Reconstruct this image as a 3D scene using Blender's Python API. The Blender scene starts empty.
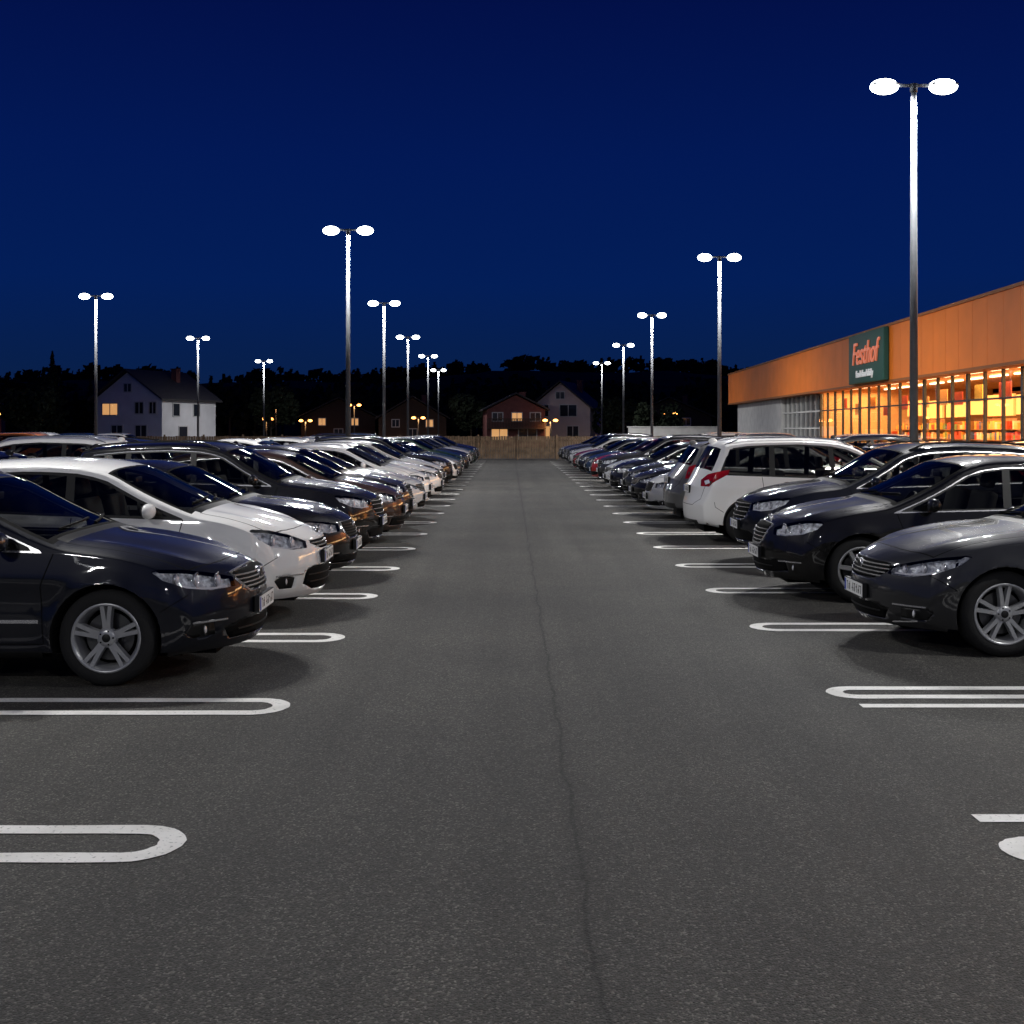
import bpy, bmesh, math, random, copy
import numpy as np
from mathutils import Vector, Matrix
from mathutils.bvhtree import BVHTree
random.seed(7)
scene = bpy.context.scene
COL = scene.collection

# ---------------------------------------------------------------- materials
def newmat(name):
    m = bpy.data.materials.new(name); m.use_nodes = True
    nt = m.node_tree; b = nt.nodes['Principled BSDF']
    return m, nt, b
def N(nt, t, **kw):
    n = nt.nodes.new(t)
    for k, v in kw.items(): setattr(n, k, v)
    return n
def simple(name, col, rough=0.6, metal=0.0, var=0.0, scale=8.0, bump=0.0, coat=0.0, emit=None, es=0.0, spec=.5):
    m, nt, b = newmat(name)
    b.inputs['Base Color'].default_value = (*col, 1)
    b.inputs['Roughness'].default_value = rough
    b.inputs['Metallic'].default_value = metal
    b.inputs['Coat Weight'].default_value = coat
    b.inputs['Specular IOR Level'].default_value = spec
    if emit:
        b.inputs['Emission Color'].default_value = (*emit, 1)
        b.inputs['Emission Strength'].default_value = es
    if var > 0 or bump > 0:
        tc = N(nt, 'ShaderNodeTexCoord'); no = N(nt, 'ShaderNodeTexNoise')
        no.inputs['Scale'].default_value = scale; no.inputs['Detail'].default_value = 4
        nt.links.new(tc.outputs['Object'], no.inputs['Vector'])
        if var > 0:
            cr = N(nt, 'ShaderNodeValToRGB')
            cr.color_ramp.elements[0].position = .3; cr.color_ramp.elements[1].position = .7
            cr.color_ramp.elements[0].color = (*[c*(1-var) for c in col], 1)
            cr.color_ramp.elements[1].color = (*[min(1, c*(1+var)) for c in col], 1)
            nt.links.new(no.outputs['Fac'], cr.inputs['Fac']); nt.links.new(cr.outputs['Color'], b.inputs['Base Color'])
        if bump > 0:
            bp = N(nt, 'ShaderNodeBump'); bp.inputs['Strength'].default_value = bump; bp.inputs['Distance'].default_value = .02
            nt.links.new(no.outputs['Fac'], bp.inputs['Height']); nt.links.new(bp.outputs['Normal'], b.inputs['Normal'])
    return m
def glassmat(name, tint, f0=0.05, rough=0.01, refl=(.95, .95, .95)):
    """thin sheet glass: transparent + Schlick reflection, same from both sides"""
    m = bpy.data.materials.new(name); m.use_nodes = True; nt = m.node_tree
    for n in list(nt.nodes): nt.nodes.remove(n)
    o = N(nt, 'ShaderNodeOutputMaterial'); mx = N(nt, 'ShaderNodeMixShader')
    tr = N(nt, 'ShaderNodeBsdfTransparent'); gl = N(nt, 'ShaderNodeBsdfGlossy'); lw = N(nt, 'ShaderNodeLayerWeight')
    tr.inputs['Color'].default_value = (*tint, 1); gl.inputs['Roughness'].default_value = rough
    gl.inputs['Color'].default_value = (*refl, 1)
    lw.inputs['Blend'].default_value = .5
    pw = N(nt, 'ShaderNodeMath', operation='POWER'); pw.inputs[1].default_value = 5
    ma = N(nt, 'ShaderNodeMath', operation='MULTIPLY_ADD'); ma.inputs[1].default_value = 1-f0; ma.inputs[2].default_value = f0
    nt.links.new(lw.outputs['Facing'], pw.inputs[0]); nt.links.new(pw.outputs[0], ma.inputs[0])
    nt.links.new(ma.outputs[0], mx.inputs[0]); nt.links.new(tr.outputs[0], mx.inputs[1]); nt.links.new(gl.outputs[0], mx.inputs[2])
    nt.links.new(mx.outputs[0], o.inputs['Surface'])
    return m

def paintmat():
    m, nt, b = newmat('car_paint')
    oi = N(nt, 'ShaderNodeObjectInfo'); tc = N(nt, 'ShaderNodeTexCoord')
    no = N(nt, 'ShaderNodeTexNoise'); no.inputs['Scale'].default_value = 6; no.inputs['Detail'].default_value = 3
    mr = N(nt, 'ShaderNodeMapRange'); mr.inputs['To Min'].default_value = .01; mr.inputs['To Max'].default_value = .07
    nt.links.new(tc.outputs['Object'], no.inputs['Vector']); nt.links.new(no.outputs['Fac'], mr.inputs['Value'])
    nt.links.new(mr.outputs['Result'], b.inputs['Coat Roughness'])
    sx = N(nt, 'ShaderNodeSeparateXYZ'); nt.links.new(tc.outputs['Object'], sx.inputs[0])
    m2 = N(nt, 'ShaderNodeMapRange'); m2.inputs['From Min'].default_value = .2; m2.inputs['From Max'].default_value = .45
    m2.inputs['To Min'].default_value = .3; m2.inputs['To Max'].default_value = 0
    nt.links.new(sx.outputs['Z'], m2.inputs['Value'])
    mu = N(nt, 'ShaderNodeMath', operation='MULTIPLY'); nt.links.new(m2.outputs[0], mu.inputs[0]); nt.links.new(no.outputs['Fac'], mu.inputs[1])
    mx = N(nt, 'ShaderNodeMix', data_type='RGBA'); mx.inputs['B'].default_value = (.04, .038, .035, 1)
    nt.links.new(mu.outputs[0], mx.inputs['Factor']); nt.links.new(oi.outputs['Color'], mx.inputs['A'])
    nt.links.new(mx.outputs['Result'], b.inputs['Base Color'])
    b.inputs['Roughness'].default_value = .42
    b.inputs['Specular IOR Level'].default_value = .12
    b.inputs['Coat Weight'].default_value = 1
    b.inputs['Coat IOR'].default_value = 1.55
    b.inputs['Coat Tint'].default_value = (1, 1, 1, 1)
    return m

M = {}
CARM = ['paint','glass','plastic','chrome','lens','housing','tail','tyre','rim','interior','plate','seam','clear','blue','amber','char','disc']
M['paint'] = paintmat()
M['glass'] = glassmat('car_glass', (.50, .51, .50), .05, .01, (.62, .60, .52))
M['plastic'] = simple('black_trim', (.010, .010, .010), .5, spec=.3)
M['chrome'] = simple('chrome', (.62, .62, .62), .24, .75)
M['lens'] = glassmat('headlamp_lens', (.98, .98, 1), .05)
M['housing'] = simple('headlamp_reflector', (.46, .48, .50), .4, .1, var=.8, scale=26, bump=.6)
M['tail'] = simple('tail_lamp', (.32, .006, .008), .15, 0, coat=.6, var=.4, scale=14)
M['tyre'] = simple('tyre_rubber', (.014, .014, .014), .8, bump=.2, scale=60, spec=.3)
M['rim'] = simple('alloy_rim', (.42, .425, .43), .32, .5)
M['interior'] = simple('car_interior', (.045, .044, .042), .8)
M['plate'] = simple('number_plate', (.8, .8, .78), .4)
M['seam'] = simple('panel_gap', (.004, .004, .004), .8, spec=.1)
M['clear'] = simple('clear_lamp', (.8, .8, .83), .1, .0, coat=1)
M['blue'] = simple('plate_blue', (.02, .06, .4), .4)
M['amber'] = simple('amber_lamp', (.7, .25, .03), .2, 0, coat=1)
M['char'] = simple('plate_characters', (.01, .01, .01), .5)
M['disc'] = simple('brake_disc', (.12, .12, .12), .35, .9)
MI = {k: i for i, k in enumerate(CARM)}

# ---------------------------------------------------------------- mesh helpers
def obj_from_bm(bm, name, mats, parent=None, smooth=False, loc=None):
    me = bpy.data.meshes.new(name); bm.to_mesh(me); bm.free()
    for m in mats: me.materials.append(m)
    if smooth:
        for p in me.polygons: p.use_smooth = True
    o = bpy.data.objects.new(name, me); COL.objects.link(o)
    if parent: o.parent = parent
    if loc: o.location = loc
    return o
def empty(name, loc=(0, 0, 0)):
    e = bpy.data.objects.new(name, None); e.location = loc; e.empty_display_size = .3; COL.objects.link(e); return e
BF = ((0, 3, 2, 1), (4, 5, 6, 7), (0, 1, 5, 4), (1, 2, 6, 5), (2, 3, 7, 6), (3, 0, 4, 7))
def box(bm, x0, x1, y0, y1, z0, z1, mi=0, mat=None, bevel=0.0, seg=2):
    cs = [(x0, y0, z0), (x1, y0, z0), (x1, y1, z0), (x0, y1, z0), (x0, y0, z1), (x1, y0, z1), (x1, y1, z1), (x0, y1, z1)]
    if bevel <= 0:
        vs = [bm.verts.new(c) for c in cs]
        for f in BF: bm.faces.new([vs[i] for i in f]).material_index = mi
    else:
        tb = bmesh.new(); tv = [tb.verts.new(c) for c in cs]
        for f in BF: tb.faces.new([tv[i] for i in f])
        bmesh.ops.bevel(tb, geom=list(tb.edges), offset=bevel, segments=seg, affect='EDGES', profile=.6)
        mp = {v: bm.verts.new(v.co) for v in tb.verts}
        for f in tb.faces:
            g = bm.faces.new([mp[v] for v in f.verts]); g.material_index = mi; g.smooth = True
        vs = list(mp.values()); tb.free()
    if mat is not None:
        for v in vs: v.co = mat @ v.co
    return vs
def cyl(bm, p0, p1, r0, r1, mi=0, seg=16, smooth=True):
    p0 = Vector(p0); p1 = Vector(p1); d = (p1-p0).normalized(); t = d.orthogonal().normalized(); b = d.cross(t)
    A, C = [], []
    for i in range(seg):
        a = 2*math.pi*i/seg; o = t*math.cos(a)+b*math.sin(a)
        A.append(bm.verts.new(p0+o*r0)); C.append(bm.verts.new(p1+o*r1))
    for i in range(seg):
        f = bm.faces.new((A[i], A[(i+1) % seg], C[(i+1) % seg], C[i])); f.material_index = mi; f.smooth = smooth
    bm.faces.new(A[::-1]).material_index = mi; bm.faces.new(C).material_index = mi
    return A+C
def sph(bm, c, r, sc=(1, 1, 1), mi=0, u=16, v=10):
    c = Vector(c); rows = []
    for j in range(1, v):
        th = math.pi*j/v
        rows.append([bm.verts.new(c+Vector((r*sc[0]*math.sin(th)*math.cos(2*math.pi*i/u), r*sc[1]*math.sin(th)*math.sin(2*math.pi*i/u), r*sc[2]*math.cos(th)))) for i in range(u)])
    T = bm.verts.new(c+Vector((0, 0, r*sc[2]))); B_ = bm.verts.new(c-Vector((0, 0, r*sc[2])))
    fs = []
    for i in range(u):
        k = (i+1) % u
        fs.append(bm.faces.new((T, rows[0][i], rows[0][k]))); fs.append(bm.faces.new((B_, rows[-1][k], rows[-1][i])))
        for j in range(len(rows)-1): fs.append(bm.faces.new((rows[j][i], rows[j+1][i], rows[j+1][k], rows[j][k])))
    for f in fs: f.material_index = mi; f.smooth = True
    return [x for r_ in rows for x in r_]+[T, B_]

# ---------------------------------------------------------------- car builder
def sm(pts, sig):
    xs = np.array([p[0] for p in pts], float); zs = np.array([p[1] for p in pts], float)
    g = np.arange(xs[0]-.6, xs[-1]+.6, .01)
    s0 = (zs[1]-zs[0])/(xs[1]-xs[0]); s1 = (zs[-1]-zs[-2])/(xs[-1]-xs[-2])
    v = np.interp(g, xs, zs)
    v = np.where(g < xs[0], zs[0]+(g-xs[0])*s0, v); v = np.where(g > xs[-1], zs[-1]+(g-xs[-1])*s1, v)
    k = np.arange(-4*sig, 4*sig+.005, .01); w = np.exp(-.5*(k/sig)**2); w /= w.sum()
    vp = np.pad(v, len(k)//2, mode='edge'); vs = np.convolve(vp, w, 'valid')[:len(g)].tolist()
    g0 = float(g[0]); n = len(vs)
    def fn(x):
        q = (x-g0)*100; i = int(q)
        if i < 0: return vs[0]
        if i >= n-1: return vs[-1]
        return vs[i]+(vs[i+1]-vs[i])*(q-i)
    return fn
def sstep(a, b, x):
    t = min(1, max(0, (x-a)/(b-a))); return t*t*(3-2*t)
def lerp_tab(t, A, Bv):
    if t <= A[0]: return Bv[0]
    for i in range(1, len(A)):
        if t <= A[i]: return Bv[i-1]+(Bv[i]-Bv[i-1])*(t-A[i-1])/(A[i]-A[i-1])
    return Bv[-1]

def pip(pt, poly):
    x, y = pt; c = False; n = len(poly); j = n-1
    for i in range(n):
        xi, yi = poly[i]; xj, yj = poly[j]
        if (yi > y) != (yj > y) and x < (xj-xi)*(y-yi)/(yj-yi)+xi: c = not c
        j = i
    return c
AX = {'y': (Vector((1, 0, 0)), Vector((0, 0, 1))), 'x': (Vector((0, 1, 0)), Vector((0, 0, 1))), 'z': (Vector((1, 0, 0)), Vector((0, 1, 0))),
      'f': (Vector((.7071, .7071, 0)), Vector((0, 0, 1))), 'r': (Vector((-.7071, .7071, 0)), Vector((0, 0, 1)))}
def cut(bm, poly, axis, filt, mi=None, only=None):
    a, b = AX[axis]
    s0 = min(p[0] for p in poly); s1 = max(p[0] for p in poly); t0 = min(p[1] for p in poly); t1 = max(p[1] for p in poly)
    cand = []
    for f in bm.faces:
        S = [v.co.dot(a) for v in f.verts]
        if max(S) < s0 or min(S) > s1: continue
        T = [v.co.dot(b) for v in f.verts]
        if max(T) < t0 or min(T) > t1: continue
        if not filt(f): continue
        cand.append(f)
    n = len(poly)
    for i in range(n):
        p = poly[i]; q = poly[(i+1) % n]
        ds, dt = q[0]-p[0], q[1]-p[1]
        if abs(ds)+abs(dt) < 1e-6: continue
        no = (a*dt - b*ds).normalized(); co = a*p[0]+b*p[1]
        es = {e for f in cand for e in f.edges}; vs = {v for f in cand for v in f.verts}
        r = bmesh.ops.bisect_plane(bm, geom=list(vs)+list(es)+cand, dist=1e-5, plane_co=co, plane_no=no)
        cand = list({g for g in r['geom'] if isinstance(g, bmesh.types.BMFace) and g.is_valid})
    out = []
    for f in cand:
        c = f.calc_center_median()
        if pip((c.dot(a), c.dot(b)), poly):
            if only is not None and f.material_index not in only: continue
            out.append(f)
            if mi is not None: f.material_index = mi
    return out
def recess(bm, faces, vec, mi):
    if not faces: return []
    r = bmesh.ops.extrude_face_region(bm, geom=faces)
    nv = [g for g in r['geom'] if isinstance(g, bmesh.types.BMVert)]
    bmesh.ops.translate(bm, verts=nv, vec=vec)
    fs = {f for v in nv for f in v.link_faces}
    dele = [f for f in fs if all(abs(v.co.y) < 1e-4 for v in f.verts)]
    for f in fs: f.material_index = mi
    bmesh.ops.delete(bm, geom=dele, context='FACES')
    return [g for g in r['geom'] if isinstance(g, bmesh.types.BMFace) and g.is_valid]
def seg_poly(pts, w):
    L = []; R = []
    for i, p in enumerate(pts):
        a = pts[max(0, i-1)]; b = pts[min(len(pts)-1, i+1)]
        d = Vector((b[0]-a[0], b[1]-a[1])).normalized(); n = Vector((-d.y, d.x))*w/2
        L.append((p[0]+n.x, p[1]+n.y)); R.append((p[0]-n.x, p[1]-n.y))
    return L+R[::-1]

def build_wheel(bm, cx, y_out, r, side, style):
    def lathe(prof, mi, seg=40):
        rings = []
        for (rad, yy) in prof:
            rings.append([bm.verts.new((cx+rad*math.cos(2*math.pi*i/seg), side*(y_out+yy), r+rad*math.sin(2*math.pi*i/seg))) for i in range(seg)])
        for k in range(len(rings)-1):
            for i in range(seg):
                f = bm.faces.new((rings[k][i], rings[k][(i+1) % seg], rings[k+1][(i+1) % seg], rings[k+1][i])); f.material_index = mi; f.smooth = True
    rr = r-.105
    lathe([(rr-.005, -.01), (rr+.012, .0), (rr+.05, .004), (r-.03, -.003), (r-.008, -.018), (r, -.04), (r, -.19), (r-.03, -.21), (rr, -.2)], MI['tyre'])
    lathe([(rr+.012, -.002), (rr+.008, .004), (rr-.004, .003), (rr-.012, -.01), (rr-.03, -.05), (rr-.035, -.17)], MI['rim'])
    lathe([(rr-.03, -.15), (.02, -.15)], MI['seam'])
    lathe([(rr*.72, -.10), (.03, -.10)], MI['disc'])
    lathe([(.075, -.045), (.07, -.02), (.05, -.008), (.03, -.006), (.0005, -.006)], MI['rim'], 20)
    lathe([(.03, -.004), (.026, -.001), (.0005, -.001)], MI['plastic'], 16)
    n = {0: 5, 1: 7, 2: 5, 3: 10}[style]
    for k in range(n):
        a0 = 2*math.pi*k/n+.3
        offs = (-.17, .17) if style == 0 else ((-.2, .2) if style == 2 else (0,))
        for oa in offs:
            w0, w1 = (.022, .019) if len(offs) == 2 else ((.03, .022) if style == 1 else (.014, .012))
            pts = []
            for (rad, w, yy) in ((.045, w0, -.016), (rr*.5, w0*.9, -.012), (rr-.006, w1, -.006)):
                ang = a0+oa*(1 if rad < .06 else (.9 if style == 2 else .75))*(1 if rad > .06 else 1.3)
                c = Vector((math.cos(ang), math.sin(ang))); t = Vector((-c.y, c.x))
                row = []
                for (s, dy) in ((-1, -.045), (-.75, 0), (.75, 0), (1, -.045)):
                    p = c*rad+t*(s*w)
                    row.append(bm.verts.new((cx+p.x, side*(y_out+yy+dy), r+p.y)))
                pts.append(row)
            for i in range(2):
                for j in range(3):
                    f = bm.faces.new((pts[i][j], pts[i][j+1], pts[i+1][j+1], pts[i+1][j])); f.material_index = MI['rim']
    for k in range(5):
        a = 2*math.pi*k/5+.6
        cyl(bm, (cx+.048*math.cos(a), side*(y_out-.015), r+.048*math.sin(a)), (cx+.048*math.cos(a), side*(y_out-.003), r+.048*math.sin(a)), .007, .006, MI['seam'], 6)

def build_car(name, S):
    L, W = S['L'], S['W']
    ztop = sm(S['top'], S.get('sig', .07)); belt = sm(S['belt'], .15); plan = sm(S['plan'], .05); zbot = sm(S['bot'], .08)
    fp = sm(S['fprof'], .03); rp = sm(S['rprof'], .03)
    crown, rnd = S.get('crown', .035), S.get('rnd', .045)
    tum = S['tum']; xf, xr, rw = S['xf'], S['xr'], S['rw']; Ra = S['Ra']
    w0, w1, r0_, r1_ = S['ws'][0], S['ws'][1], S['rs'][0], S['rs'][1]
    crs = S.get('crease', .20)
    def edge(x0): return ztop(x0)-crown-rnd
    def bl(x0): return min(belt(x0), edge(x0)-.015)
    side_t = ([0, .1, .3, .6, .82, 1], [.93, .965, .985, 1, .992, .958])
    def ysec(x0, z):
        Wx = W*plan(x0); zb = zbot(x0); b = bl(x0)
        if z <= b:
            t = (z-zb)/max(.01, b-zb); y = Wx*lerp_tab(t, *side_t)
            cl = b-crs
            y += .012*math.exp(-((z-cl)/.028)**2)-.018*math.exp(-((z-(cl-.14))/.10)**2)*sstep(.8, 1.3, x0)*(1-sstep(L-1.1, L-.7, x0))
        else:
            y = Wx*.958-tum*(z-b)-.05*(z-b)**2
        for xw in (xf, xr):
            d = math.hypot(x0-xw, z-rw)
            if z < rw+Ra+.2: y += .024*math.exp(-((d-Ra)/.05)**2)
        return y
    def X(x0, z, v):
        off = fp(z)+S['fplan']*abs(v)**S.get('fpow', 2.4)
        fo = max(0, 1-x0/.9)**1.4
        off2 = rp(z)+S['rplan']*abs(v)**2.6
        fr = max(0, 1-(L-x0)/.8)**1.4
        g = math.exp(-((x0-(w0+w1)/2)/((w1-w0)*.7))**2); gr = math.exp(-((x0-(r0_+r1_)/2)/((r1_-r0_)*.8))**2)
        fade = sstep(bl(x0)-.12, bl(x0)+.0, z)
        return x0+off*fo-off2*fr+(.13*g-.07*gr)*v*v*fade
    def topP(x0, v):
        ye = ysec(x0, edge(x0)); z = ztop(x0)-crown*v*v-rnd*v**8
        hood = (1-sstep(w0-.25, w0, x0))*sstep(.05, .35, x0)
        z += .018*hood*math.exp(-((v-.72)/.07)**2)-.014*hood*math.exp(-((v-.5)/.16)**2)
        return Vector((X(x0, z, v), v*ye, z))
    st = sorted(set([0, .015, .04, .075, .12]+[round(float(x), 3) for x in np.arange(.17, L-.15, .055)]+[L-.12, L-.075, L-.04, L-.015, L]))
    NL, NU = 16, 9
    def rows(x0):
        zb, b, e = zbot(x0), bl(x0), edge(x0)
        return [zb+(b-zb)*i/NL for i in range(NL+1)]+[b+(e-b)*i/NU for i in range(1, NU+1)]
    vv = [0, .08, .17, .27, .37, .46, .54, .62, .69, .76, .83, .89, .94, .975, 1.0]
    bm = bmesh.new()
    def grid(G, mi=0):
        V = [[bm.verts.new(p) for p in r] for r in G]
        for i in range(len(V)-1):
            for j in range(len(V[0])-1):
                f = bm.faces.new((V[i][j], V[i][j+1], V[i+1][j+1], V[i+1][j])); f.material_index = mi; f.smooth = True
    grid([[Vector((X(x0, z, 1), ysec(x0, z), z)) for z in rows(x0)] for x0 in st])
    grid([[topP(x0, v) for v in vv] for x0 in st])
    grid([[Vector((X(x0, zbot(x0), v), v*ysec(x0, zbot(x0)), zbot(x0))) for v in (0, .3, .6, .8, 1)] for x0 in st], MI['plastic'])
    for x0 in (0, L):
        G = []
        zb, e = zbot(x0), edge(x0)
        tz = [topP(x0, v).z for v in vv]
        for z in rows(x0):
            t = (z-zb)/(e-zb); row = []; yy = ysec(x0, z)
            for v, zt in zip(vv, tz):
                zz = zb+t*(zt-zb)
                row.append(Vector((X(x0, zz if v < 1 else z, v), v*yy, zz)))
            G.append(row)
        grid(G)
    bmesh.ops.remove_doubles(bm, verts=bm.verts, dist=2e-4)
    bmesh.ops.smooth_vert(bm, verts=[v for v in bm.verts if v.co.y > .02], factor=.35, use_axis_x=True, use_axis_y=True, use_axis_z=True)
    bmesh.ops.recalc_face_normals(bm, faces=bm.faces)
    tf = max(bm.faces, key=lambda f: f.calc_center_median().z)
    if tf.normal.z < 0: bmesh.ops.reverse_faces(bm, faces=bm.faces)
    bvh = BVHTree.FromBMesh(bm)
    bm.normal_update()
    side = lambda f: f.normal.y > .25 and f.calc_center_median().y > .25
    low = lambda f: f.normal.y > .1 and f.calc_center_median().y > .4
    topf = lambda f: f.normal.z > .15
    frontf = lambda f: f.normal.x < -.15 and f.calc_center_median().x < 1.0
    rearf = lambda f: f.normal.x > .15 and f.calc_center_median().x > L-1.3
    fd = lambda f: (f.normal.x < -.1 or f.normal.y > .2) and f.normal.z < .8 and f.calc_center_median().x < 1.2
    rd = lambda f: (f.normal.x > .1 or f.normal.y > .2) and f.normal.z < .9 and f.calc_center_median().x > L-1.2
    def outline(off, zb_off):
        xs = np.arange(w0-.1, L-.05, .03); P = [Vector((X(x, edge(x), 1), edge(x))) for x in xs]
        Q = []
        for i in range(1, len(P)-1):
            d = (P[i+1]-P[i-1]).normalized(); n = Vector((d.y, -d.x)); Q.append(P[i]+n*off)
        xe0, xe1 = S['cwin']
        Q = [q for q in Q if q.y > belt(q.x)+zb_off+.012]
        def lim(z, x):
            t = (z-belt(x))/.42; return xe0+(xe1-xe0)*t - off
        Q = [q for q in Q if q.x < lim(q.y, q.x)]
        Q = [q for q in Q if q.x > w0-.05]
        step = max(1, len(Q)//12); R = Q[::step]
        if R[-1] is not Q[-1]: R.append(Q[-1])
        x0a = R[0].x
        xb = min(xe0-off, L-.1)
        bot = [(xb, belt(xb)+zb_off)]
        for k in range(1, 6):
            x = xb+(x0a-xb)*k/6; bot.append((x, belt(x)+zb_off))
        bot.append((x0a-.02, belt(x0a)+zb_off))
        return [(q.x, q.y) for q in R]+bot
    cut(bm, outline(.020+S.get('apil', .02), .0), 'y', side, MI['chrome'] if S.get('chrome', True) else MI['plastic'])
    cut(bm, outline(.030+S.get('apil', .02), .012), 'y', side, MI['plastic'])
    cut(bm, outline(.048+S.get('apil', .02), .026), 'y', side, MI['glass'])
    for (xa, xb_, w) in S['pillars']:
        cut(bm, [(xa-w, .6), (xa+w, .6), (xb_+w*.8, 1.8), (xb_-w*.8, 1.8)], 'y', side, MI['plastic'], only=(MI['glass'],))
    def panepoly(xa, xb, vm):
        P = []
        for k in range(7): P.append(topP(xa, vm*k/6))
        for k in range(1, 7): P.append(topP(xa+(xb-xa)*k/6, vm))
        for k in range(1, 7): P.append(topP(xb, vm*(1-k/6)))
        return P
    P = panepoly(w0+.0, w1+.02, .95); pl = [(p.x, p.y) for p in P]; pl[0] = (pl[0][0], -.01); pl[-1] = (pl[-1][0], -.01)
    cut(bm, pl, 'z', lambda f: topf(f) and f.calc_center_median().z > .8, MI['seam'])
    P = panepoly(w0+.05, w1-.01, .91); pl = [(p.x, p.y) for p in P]; pl[0] = (pl[0][0], -.01); pl[-1] = (pl[-1][0], -.01)
    cut(bm, pl, 'z', lambda f: topf(f) and f.calc_center_median().z > .8, MI['glass'], only=(MI['seam'],))
    P = panepoly(r0_, r1_, .86)
    if S['steep']:
        pl = [(p.y, p.z) for p in P]; pl[0] = (-.01, pl[0][1]); pl[-1] = (-.01, pl[-1][1])
        cut(bm, pl, 'x', lambda f: rearf(f) and f.calc_center_median().z > .8, MI['glass'])
    else:
        pl = [(p.x, p.y) for p in P]; pl[0] = (pl[0][0], -.01); pl[-1] = (pl[-1][0], -.01)
        cut(bm, pl, 'z', lambda f: topf(f) and f.calc_center_median().z > .8, MI['glass'])
    hv = .86
    hp = [(topP(x, hv).x, topP(x, hv).y) for x in np.linspace(.16, w0-.04, 10)]
    hx = [(topP(.16, v).x, topP(.16, v).y) for v in (0, .2, .4, .6, .75, hv)]
    hx[0] = (hx[0][0], -.02)
    cut(bm, seg_poly(hx+hp[1:], .009), 'z', lambda f: topf(f) and f.calc_center_median().x < w0+.2, MI['seam'])
    cw = [(topP(w0-.05, v).x, topP(w0-.05, v).y) for v in (0, .3, .6, .85)]+[(topP(w0+.02, v).x, topP(w0+.02, v).y) for v in (.85, .6, .3, 0)]
    cw[0] = (cw[0][0], -.01); cw[-1] = (cw[-1][0], -.01)
    cut(bm, cw, 'z', lambda f: topf(f) and f.calc_center_median().x < w0+.3, MI['plastic'])
    sill = .30
    for d in S['doors']:
        cut(bm, seg_poly(d, .009), 'y', low, MI['seam'], only=(0, MI['plastic']))
    dx0, dx1 = S['doors'][0][-1][0], S['doors'][-1][-1][0]
    cut(bm, seg_poly([(dx0, sill), (dx1, sill)], .008), 'y', low, MI['seam'], only=(0,))
    cut(bm, seg_poly([(xf-Ra*.98, .52), (xf-Ra-.12, .60), (.38, .63)], .007), 'y', low, MI['seam'], only=(0,))
    cut(bm, seg_poly([(xr+Ra*.98, .50), (xr+Ra+.12, .58), (L-.35, .66)], .007), 'y', low, MI['seam'], only=(0,))
    if S.get('clad', False):
        zc = .36
        cut(bm, [(0, .1), (L, .1), (L, zc), (0, zc)], 'y', low, MI['plastic'], only=(0, MI['seam']))
        for xw in (xf, xr):
            c = [(xw+(Ra+.055)*math.cos(a), rw+(Ra+.055)*math.sin(a)) for a in np.linspace(-.3, math.pi+.3, 18)]
            cut(bm, c, 'y', low, MI['plastic'], only=(0, MI['seam']))
    else:
        cut(bm, [(xf, .1), (xr, .1), (xr, .245), (xf, .245)], 'y', low, MI['plastic'], only=(0, MI['seam']))
    for (poly, mi, dep) in S['fcuts']:
        fs = cut(bm, poly, 'x', frontf, MI[mi])
        if dep: recess(bm, fs, Vector((dep, 0, 0)), MI[mi])
    lampf = []
    for poly in S['head']:
        fs = cut(bm, poly, 'f', fd, MI['lens'])
        lampf += fs
    for poly in S['fog']:
        fs = cut(bm, poly, 'f', fd, MI['plastic']); recess(bm, fs, Vector((.03, -.01, 0)), MI['plastic'])
    for poly in S['tailp']: cut(bm, poly, 'r', rd, MI['tail'])
    for poly in S.get('tailw', []): cut(bm, poly, 'r', rd, MI['clear'])
    for (poly, mi) in S['rcuts']: cut(bm, poly, 'x', rearf, MI[mi])
    cut(bm, seg_poly(S['hatch'], .008), 'x', rearf, MI['seam'], only=(0,))
    for xw in (xf, xr):
        c = [(xw+Ra*math.cos(a), rw+Ra*math.sin(a)) for a in np.linspace(0, 2*math.pi, 33)[:-1]]
        fs = cut(bm, c, 'y', lambda f: f.normal.y > .05 and f.calc_center_median().y > .45)
        bmesh.ops.delete(bm, geom=fs, context='FACES')
        fs = [f for f in bm.faces if f.normal.z < -.5 and abs(f.calc_center_median().x-xw) < Ra+.04 and f.calc_center_median().y > .5 and f.calc_center_median().z < .32]
        bmesh.ops.delete(bm, geom=fs, context='FACES')
        es = [e for e in bm.edges if e.is_boundary and all(abs(math.hypot(v.co.x-xw, v.co.z-rw)-Ra) < .012 and v.co.y > .6 for v in e.verts)]
        r = bmesh.ops.extrude_edge_only(bm, edges=es)
        for g in r['geom']:
            if isinstance(g, bmesh.types.BMVert): g.co.y = .5
            if isinstance(g, bmesh.types.BMFace): g.material_index = MI['seam']; g.smooth = True
    for f in list(lampf):
        if not f.is_valid: continue
        vs = [bm.verts.new(v.co-v.normal*.04) for v in f.verts]
        try:
            nf = bm.faces.new(vs); nf.material_index = MI['housing']
        except ValueError: pass
    geom = list(bm.verts)+list(bm.edges)+list(bm.faces)
    d = bmesh.ops.duplicate(bm, geom=geom)
    nv = [g for g in d['geom'] if isinstance(g, bmesh.types.BMVert)]; nf = [g for g in d['geom'] if isinstance(g, bmesh.types.BMFace)]
    for v in nv: v.co.y = -v.co.y
    bmesh.ops.reverse_faces(bm, faces=nf)
    bmesh.ops.remove_doubles(bm, verts=[v for v in bm.verts if abs(v.co.y) < 1e-3], dist=5e-4)
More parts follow.
